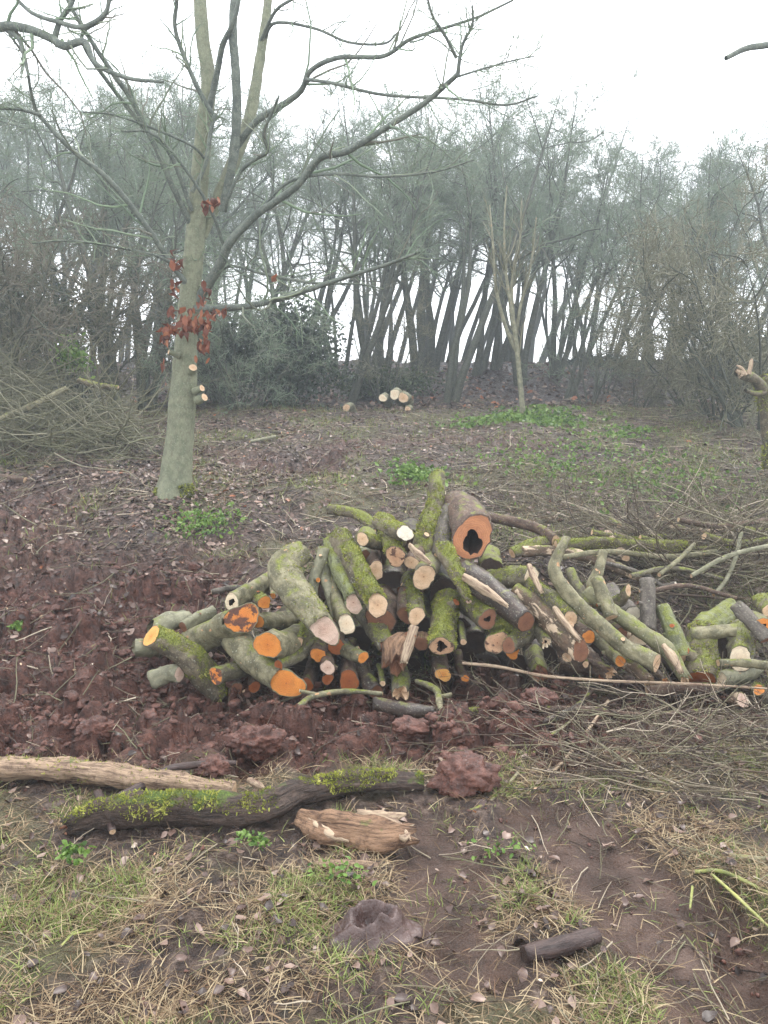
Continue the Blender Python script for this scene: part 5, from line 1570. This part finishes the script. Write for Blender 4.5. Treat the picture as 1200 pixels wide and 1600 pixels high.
# ------------------------------------------------------------------ the wood behind
def tree_mesh(seed, height=7.0, stems=3, lean=(0, 0), spread=.22, base_r=.15, dens=(9, 7, 6, 4), up=.03, low=.36, fork=.0):
    rg = np.random.default_rng(seed)
    S = 10
    out_p, out_r = [], []
    for k in range(stems):
        a = rg.random() * 6.28
        d = unit(np.array([math.cos(a) * spread + lean[0], math.sin(a) * spread * .7 + lean[1], 1.0]))
        p = np.array([math.cos(a) * .08 * (stems > 1), math.sin(a) * .08 * (stems > 1), -.25])
        pts = [p]
        Ln = height * rg.uniform(.75, .98)
        for i in range(S - 1):
            d = unit(d + rg.normal(size=3) * .085 + np.array([0, 0, .03]))
            p = p + d * Ln / (S - 1)
            pts.append(p)
        out_p.append(pts)
        out_r.append(base_r * rg.uniform(.65, 1.0) * np.array([1.3, 1, .9, .8, .68, .55, .42, .3, .18, .07]))
    Pn, Rn = np.array(out_p), np.array(out_r)
    tr = Acc()
    add_tubes(tr, Pn, Rn, 9)
    cr = Acc()
    P1, R1 = grow(rg, Pn, Rn, dens[0], (low, .95), (25, 70), .40, .5, 8, .20, up, .6, .010)
    add_tubes(tr, P1, R1, 5)
    P2, R2 = grow(rg, P1, R1, dens[1], (.15, .97), (25, 70), .48, .55, 6, .24, up, .35, .0065)
    add_tubes(cr, P2, R2, 4)
    P3, R3 = grow(rg, P2, R2, dens[2], (.15, .97), (25, 70), .52, .6, 5, .25, up * .3, .22, .0052)
    add_tubes(cr, P3, R3, 3)
    P4, R4 = grow(rg, P3, R3, dens[3], (.1, .97), (25, 70), .62, .6, 4, .28, up * .1, .15, .0038)
    add_tubes(cr, P4, R4, 3)
    return tr.mesh('trunk'), cr.mesh('crown')


VAR = {}
for k in range(4):
    VAR['up%d' % k] = tree_mesh(500 + k, 7.2, 2 + k % 2, (.03, 0), .16, .105)
for k in range(4):
    VAR['lean%d' % k] = tree_mesh(520 + k, 7.4, 2 + k % 2, (.46 - .10 * k, .06 * (k - 1)), .26, .10, low=.42)
for k in range(2):
    VAR['left%d' % k] = tree_mesh(540 + k, 7.0, 3, (-.35, 0), .25, .10)
VAR['thin'] = tree_mesh(560, 6.4, 4, (.05, 0), .3, .06, (6, 6, 4, 4), low=.5)
VAR['shrub'] = tree_mesh(570, 2.9, 9, (0, 0), .75, .028, (5, 5, 4, 3), up=.02, low=.1)
VAR['shrub2'] = tree_mesh(571, 3.0, 10, (.1, 0), .9, .028, (5, 5, 4, 3), up=.0, low=.1)
VAR['saplings'] = tree_mesh(572, 4.6, 5, (.05, 0), .35, .03, (7, 5, 4, 2), up=.08, low=.15)


def place_tree(px, Y, var, sc=1., rot=0., label=None, group=None, name='woodland_tree', cat='tree', tmat=None, cmat=None, sz=None, z=0.):
    x = P(px, 600, Y)[0]
    zz = float(H(x, Y))
    t = thing(name, label, cat, (x, Y, zz + z), group)
    t.rotation_euler = (0, 0, rot)
    t.scale = (sc, sc, sz or sc)
    tm, cm = VAR[var]
    a = obj('trunk', tm, tmat or BARK['wood'], t)
    b = obj('crown', cm, cmat or FINETWIG, t)
    if cmat is not None:
        b.material_slots[0].link = 'OBJECT'
        b.material_slots[0].material = cmat
    return t


GW = 'bare trees of the wood behind the clearing'
for k in range(3):
    VAR['hi%d' % k] = tree_mesh(590 + k, 7.2, 3, (.08, 0), .18, .08, (9, 7, 6, 5), low=.5)
TOPX = [-300, 0, 250, 400, 550, 700, 850, 890, 950, 1050, 1100, 1200, 1500]
TOPY = [60, 58, 85, 130, 122, 118, 150, 215, 200, 190, 225, 190, 180]


def fit(px, Y, var, f):
    """scale that brings a tree of this kind to the height the wood has there"""
    top = P(px, float(np.interp(px, TOPX, TOPY)), Y)[2]
    x = P(px, 600, Y)[0]
    zg = float(H(x, Y))
    hz_ = max(v.co.z for v in VAR[var][1].vertices)
    return (top - zg) / hz_ * min(f, 1.04)


named = [
    (1015, 19.0, 'up0', .95, .3, 'stout upright tree on crest, left of a pair at right'),
    (1052, 19.6, 'up1', .90, 1.2, 'upright tree with low fork on crest, right of a pair'),
    (885, 15.5, 'lean0', .95, .5, 'tree leaning strongly right, lowest trunk base at right'),
    (865, 17.5, 'lean1', 1.0, -.6, 'leaning tree in the middle of the right-hand leaning row'),
    (815, 17.0, 'up3', 1.0, .9, 'forked upright tree just right of the pale sapling'),
    (700, 14.8, 'lean3', 1.05, -.2, 'dark leaning tree left of the pale sapling'),
    (640, 17.0, 'up2', 1.08, 0, 'thick upright tree at the centre of the wood'),
    (672, 19.0, 'up3', 1.05, 2, 'upright tree right of the thick central one'),
    (745, 18.0, 'lean1', 1.05, .3, 'leaning tree behind the pale sapling'),
    (590, 16.0, 'up1', 1.05, 3, 'upright tree left of the thick central one'),
    (545, 15.0, 'lean0', 1.0, .5, 'slender leaning tree above the dark evergreen bush'),
    (225, 12.6, 'up3', .95, 4, 'grey upright trunk just left of the beech'),
    (180, 12.0, 'left0', .95, 5.9, 'crooked dark trunk left of the beech, bending left'),
    (110, 11.5, 'left1', .85, .2, 'mossy green-limbed tree spreading left above brushwood'),
    (15, 13.0, 'up0', .95, 2.2, 'tree at the left edge behind the brushwood heap'),
    (330, 15.5, 'up2', 1.0, 1.1, 'upright tree hidden partly by the beech trunk'),
    (430, 15.5, 'up0', 1.0, 4.4, 'upright tree behind the dark evergreen bush'),
    (960, 17.5, 'lean2', .85, -.2, 'slim leaning tree left of the crest pair'),
    (1130, 15.5, 'up1', .78, 2.6, 'twiggy tree behind the pale hawthorn at right'),
    (1195, 15.0, 'left0', .95, .4, 'tree at the right edge leaning into the frame'),
]
for (px, Y, v, s, r, lab) in named:
    place_tree(px, Y, v, fit(px, Y, v, s), r, lab, GW)
rg = np.random.default_rng(5)
for k in range(66):
    px = -120 + 1440 * ((k * .618) % 1)
    if k >= 46:
        px = (-160 - 520 * ((k * .618) % 1)) if k % 2 else (1350 + 520 * ((k * .618) % 1))
    Y = rg.uniform(17.5, 29) if k < 46 else rg.uniform(13, 20)
    v = str(rg.choice(['hi0', 'hi1', 'hi2', 'lean0', 'lean1', 'lean2', 'lean3', 'thin']))
    place_tree(px, Y, v, fit(px, Y, v, rg.uniform(.8, 1.04)), rg.uniform(-1.0, 1.0),
               'bare tree in the rear rows of the wood, dim among others', GW)
GS = 'thin undergrowth saplings in the wood'
for k in range(6):
    px = -60 + 1300 * ((k * .7548) % 1)
    Y = rg.uniform(13.3, 17)
    place_tree(px, Y, 'saplings', rg.uniform(.7, 1.1), rg.uniform(0, 6), 'thin bare undergrowth sapling between the woodland trunks', GS, 'undergrowth_sapling', 'sapling', cmat=[BROWNTWIG, FINETWIG, PALETWIG][k % 3])
GH = 'twiggy shrubs along the wood edge'
shr = [(1130, 11.5, 'shrub', 1.0, 'tall pale lichen-grey hawthorn bush at right edge of clearing', PALETWIG, 1.25),
       (1185, 10.5, 'shrub2', 1.0, 'pale tangled hawthorn bush at the right frame edge', PALETWIG, 1.2),
       (1085, 12.5, 'shrub2', .8, 'low olive bush left of the pale hawthorn', PALETWIG, .7),
       (1000, 13.6, 'shrub', .6, 'low brown bush under the crest pair of trees', BROWNTWIG, .45),
       
       (30, 11.2, 'shrub', 1.15, 'brownish bush rising behind the left brushwood heap', BROWNTWIG, 1.2),
       (120, 12.6, 'shrub2', 1.0, 'grey bush behind the mossy spreading tree', PALETWIG, 1.0),
       (-50, 10.2, 'shrub2', 1.1, 'brown bush cut by the left frame edge', BROWNTWIG, 1.1),
       
       
       
       (380, 12.6, 'shrub2', .8, 'dark bush right of the beech trunk', FINETWIG, .8),
       (300, 13.0, 'shrub', .8, 'twiggy bush directly behind the beech trunk', FINETWIG, .9)]
for (px, Y, v, s, lab, mt, sz) in shr:
    place_tree(px, Y, v, s, px * .7, lab, GH, 'hawthorn_bush' if mt is PALETWIG else 'twiggy_bush', 'bush', BARK['wood'], mt, sz)

# pale sapling at the clearing's edge
sap_o = P(818, 650, 11.6)
sap_o[2] = float(H(sap_o[0], sap_o[1]))
sap = thing('sapling', 'slim pale bare sapling standing alone at back of the clearing', 'sapling', sap_o)
LP, LR = [], []
limb([(818, 655), (812, 590), (806, 530), (797, 470), (790, 420), (788, 350), (792, 290)], [5, 4, 3.6, 3, 2.4, 1.6, 1], 11.6, 11.4, 'trunk', 'pale', 10, sap, sap_o)
limb([(808, 550), (790, 510), (775, 450), (770, 380), (765, 320)], [3.5, 3, 2.5, 2, 1], 11.6, 11.3, 'limb', 'pale', 6, sap, sap_o)
limb([(806, 520), (815, 470), (830, 410), (838, 340)], [3, 2.6, 2, 1], 11.6, 11.6, 'limb', 'pale', 6, sap, sap_o)
limb([(802, 500), (800, 440), (812, 380), (815, 310)], [3, 2.4, 1.8, 1], 11.6, 11.2, 'limb', 'pale', 6, sap, sap_o)
a = Acc()
P1, R1 = grow(rb, np.array(LP), np.array(LR), 12, (.25, .95), (15, 40), .28, .5, 6, .1, .12, .3, .004)
add_tubes(a, P1, R1, 4)
P2, R2 = grow(rb, P1, R1, 4, (.2, .95), (18, 45), .5, .6, 5, .14, .08, .12, .003)
add_tubes(a, P2, R2, 3)
obj('twigs', a.mesh('twigs', sap_o), PALETWIG, sap, kind='stuff')

# broken mossy stem at the right edge
st_o = P(1196, 720, 7.6)
st_o[2] = float(H(st_o[0], st_o[1]))
st = thing('broken_tree', 'broken dark mossy stem with splintered top at the right edge', 'tree stump', st_o)
LP, LR = [], []
V1, D1 = limb([(1210, 730), (1205, 690), (1200, 640), (1194, 605), (1186, 590)], [16, 14, 13, 12, 11], 7.6, 7.6, 'trunk', 'mossy', 14, st, st_o)
V2, D2 = limb([(1192, 606), (1178, 592), (1163, 586), (1152, 582)], [9, 8, 8, 6], 7.5, 7.3, 'limb', 'mossy', 12, st, st_o)
limb([(1196, 612), (1180, 615), (1165, 610)], [4, 4, 3], 7.5, 7.3, 'branch_stub', 'mossy', 8, st, st_o)
moss_part(st, st_o, V1, np.broadcast_to(D1, V1.shape), rb, 2500, 6., thr=.4, ln=(.01, .025))
for (pts, rr) in (([(1160, 585), (1150, 578)], [7, 2]), ([(1170, 585), (1174, 565), (1175, 560)], [4, 3, 1]), ([(1165, 586), (1158, 575), (1150, 571)], [4, 3, 1])):
    if len(pts) == 2:
        pts = [pts[0], ((pts[0][0] + pts[1][0]) / 2, (pts[0][1] + pts[1][1]) / 2), pts[1]]
        rr = [rr[0], 4, rr[1]]
    Pw = [P(x, y, 7.3) for x, y in pts]
    Rw = [r_ * mpp(*pts[0], 7.3) for r_ in rr]
    Pn, Rn = catmull(Pw, Rw, .02)
    V, D, bk, T, _ = body(Pn, Rn, rb, 8, .1, .1, 0, .2)
    obj('splinter', mesh('splinter', V.reshape(-1, 3) - st_o, tube_q(len(Pn), 8), None, dict(bk=bk.reshape(-1, 3))), SPLINT, st)


# evergreen bushes
def leaf_bush(label, px, py, Y, rad, n, seed, mat, name='evergreen_bush', size=(.05, .10), cat='bush'):
    rg = np.random.default_rng(seed)
    c = P(px, py, Y)
    zg = float(H(c[0], c[1]))
    org = np.array([c[0], c[1], zg])
    t = thing(name, label, cat, org)
    nb = 26
    cl = unit(rg.normal(size=(nb, 3))) * rg.random((nb, 1)) ** .5 * np.array(rad) * .85 + c
    cl[:, 2] = np.maximum(cl[:, 2], zg + .1)
    # stems to each clump
    S = 6
    f = np.linspace(0, 1, S)[None, :, None]
    b0 = org[None] + rg.normal(size=(nb, 3)) * np.array([.15, .15, 0]) - np.array([0, 0, .05])
    Pn = b0[:, None] * (1 - f) + cl[:, None] * f + rg.normal(size=(nb, S, 3)) * .05
    Rn = np.linspace(.02, .005, S)[None] * np.ones((nb, 1))
    a = Acc()
    add_tubes(a, Pn, Rn, 5)
    obj('branches', a.mesh('branches', org), BARK['wood'], t, kind='stuff')
    k = rg.integers(0, nb, n)
    p = cl[k] + rg.normal(size=(n, 3)) * np.array(rad) * .26
    p[:, 2] = np.maximum(p[:, 2], zg + .03)
    L_ = rg.uniform(size[0], size[1], (n, 1))
    ax = unit(rg.normal(size=(n, 3)) + np.array([0, 0, -.2]))
    ay = unit(np.cross(ax, rg.normal(size=(n, 3)))) * L_ * .28
    V = np.stack([p, p + ax * L_ * .5 - ay, p + ax * L_, p + ax * L_ * .5 + ay], 1)
    Q = np.arange(n * 4).reshape(n, 4)
    obj('foliage', mesh('foliage', V.reshape(-1, 3) - org, Q, None, dict(rn=np.repeat(rg.random(n), 4))), mat, t, kind='stuff')
    return t


leaf_bush('dark evergreen bush in the middle of the wood edge', 440, 545, 13.4, (.95, .6, .85), 15000, 1, DARKLEAF)
leaf_bush('second dark evergreen bush right behind the beech', 350, 560, 14.0, (.8, .6, .85), 9000, 2, DARKLEAF)
leaf_bush('ivy-clad lower bush left of the beech', 70, 500, 12.5, (1.0, .5, .7), 5000, 3, IVYLEAF, 'ivy_bush')
leaf_bush('low dark evergreen at crest right of the leaning trees', 940, 575, 19.5, (1.1, .6, .35), 4000, 4, DARKLEAF)
leaf_bush('green ivy sprig standing in the left brushwood heap', 118, 560, 9.6, (.22, .15, .22), 500, 5, PLANT, 'ivy_sprig', (.05, .08))
leaf_bush('dark low scrub under central trees', 600, 600, 15.5, (1.1, .6, .35), 3500, 6, IVYLEAF, 'low_scrub')
leaf_bush('dark evergreen behind the pale hawthorn at the right', 1175, 560, 13.5, (.9, .5, .7), 5000, 7, DARKLEAF)


# green plant patches in the clearing
def patch(label, px, py, wpx, dpx, n, seed, size=(.03, .07), mat=PLANT):
    rg = np.random.default_rng(seed)
    x = px + rg.normal(size=n) * wpx * .5
    y = py + rg.normal(size=n) * dpx * .5
    pts = []
    for a_, b_ in zip(x, y):
        Y = gy(a_, max(b_, 652))
        pts.append(P(a_, max(b_, 652), Y)[:2])
    pts = np.array(pts)
    o = leaves('green_plants', mat, rg, pts, size, tilt=.9, lift=.05, curl=.2)
    o['kind'] = 'stuff'
    return o


patch('', 650, 752, 50, 18, 420, 1)
patch('', 838, 664, 80, 12, 900, 2, (.05, .10))
patch('', 735, 668, 50, 10, 260, 3)
patch('', 975, 685, 60, 12, 260, 4)
patch('', 320, 832, 60, 22, 420, 5, (.02, .05))
patch('', 24, 988, 10, 5, 60, 6, (.02, .05))
patch('', 900, 720, 180, 40, 700, 7, (.03, .06))
patch('', 1040, 760, 150, 40, 600, 8, (.03, .06))
patch('', 115, 1355, 25, 12, 60, 9, (.015, .035))
patch('', 540, 1390, 60, 20, 50, 10, (.012, .025))
patch('', 400, 1330, 30, 12, 60, 11, (.012, .03))
patch('', 780, 1345, 60, 20, 40, 12, (.012, .025))

# small stack of logs far back
for k, (x, y, r, c_) in enumerate([(598, 622, 6, 'cream'), (617, 616, 8, 'cream'), (630, 621, 8, 'tan'), (541, 637, 6, 'tan'), (637, 640, 5, 'tan')]):
    lab = ['pale-ended log at left of small stack by the wood', 'cream-ended log in the middle of small stack by the wood', 'tan-ended log at right of small stack by the wood',
           'lone small log end left of the far stack', 'smallest log end lying below the far stack'][k]
    Y = 12.6
    p0 = P(x, y, Y)
    zz = float(H(p0[0], p0[1]))
    make_log(lab, [p0, p0 + np.array([.05, .3, .02]), p0 + np.array([.1, .7, -.1])], [r * Y / 1200] * 3, bark='pale', cut=c_, group='small logs stacked at the far edge of the clearing')

# ------------------------------------------------------------------ haze
bm_v = []
x0, x1, y0, y1, z0, z1 = -40, 40, -6, 60, -16, 16
bm_v = [(x, y, z) for z in (z0, z1) for y in (y0, y1) for x in (x0, x1)]
hz = mesh('haze', bm_v, [[0, 2, 3, 1], [4, 5, 7, 6], [0, 1, 5, 4], [2, 6, 7, 3], [0, 4, 6, 2], [1, 3, 7, 5]], smooth=False)
hm = bpy.data.materials.new('haze')
hm.use_nodes = True
ht = hm.node_tree
for n in list(ht.nodes):
    ht.nodes.remove(n)
ho = ht.nodes.new('ShaderNodeOutputMaterial')
hv = ht.nodes.new('ShaderNodeVolumePrincipled')
hv.inputs['Color'].default_value = (.84, .93, 1.0, 1)
hv.inputs['Density'].default_value = 0.0054
hv.inputs['Anisotropy'].default_value = 0.3
ht.links.new(hv.outputs[0], ho.inputs['Volume'])
obj('haze', hz, hm, kind='stuff')
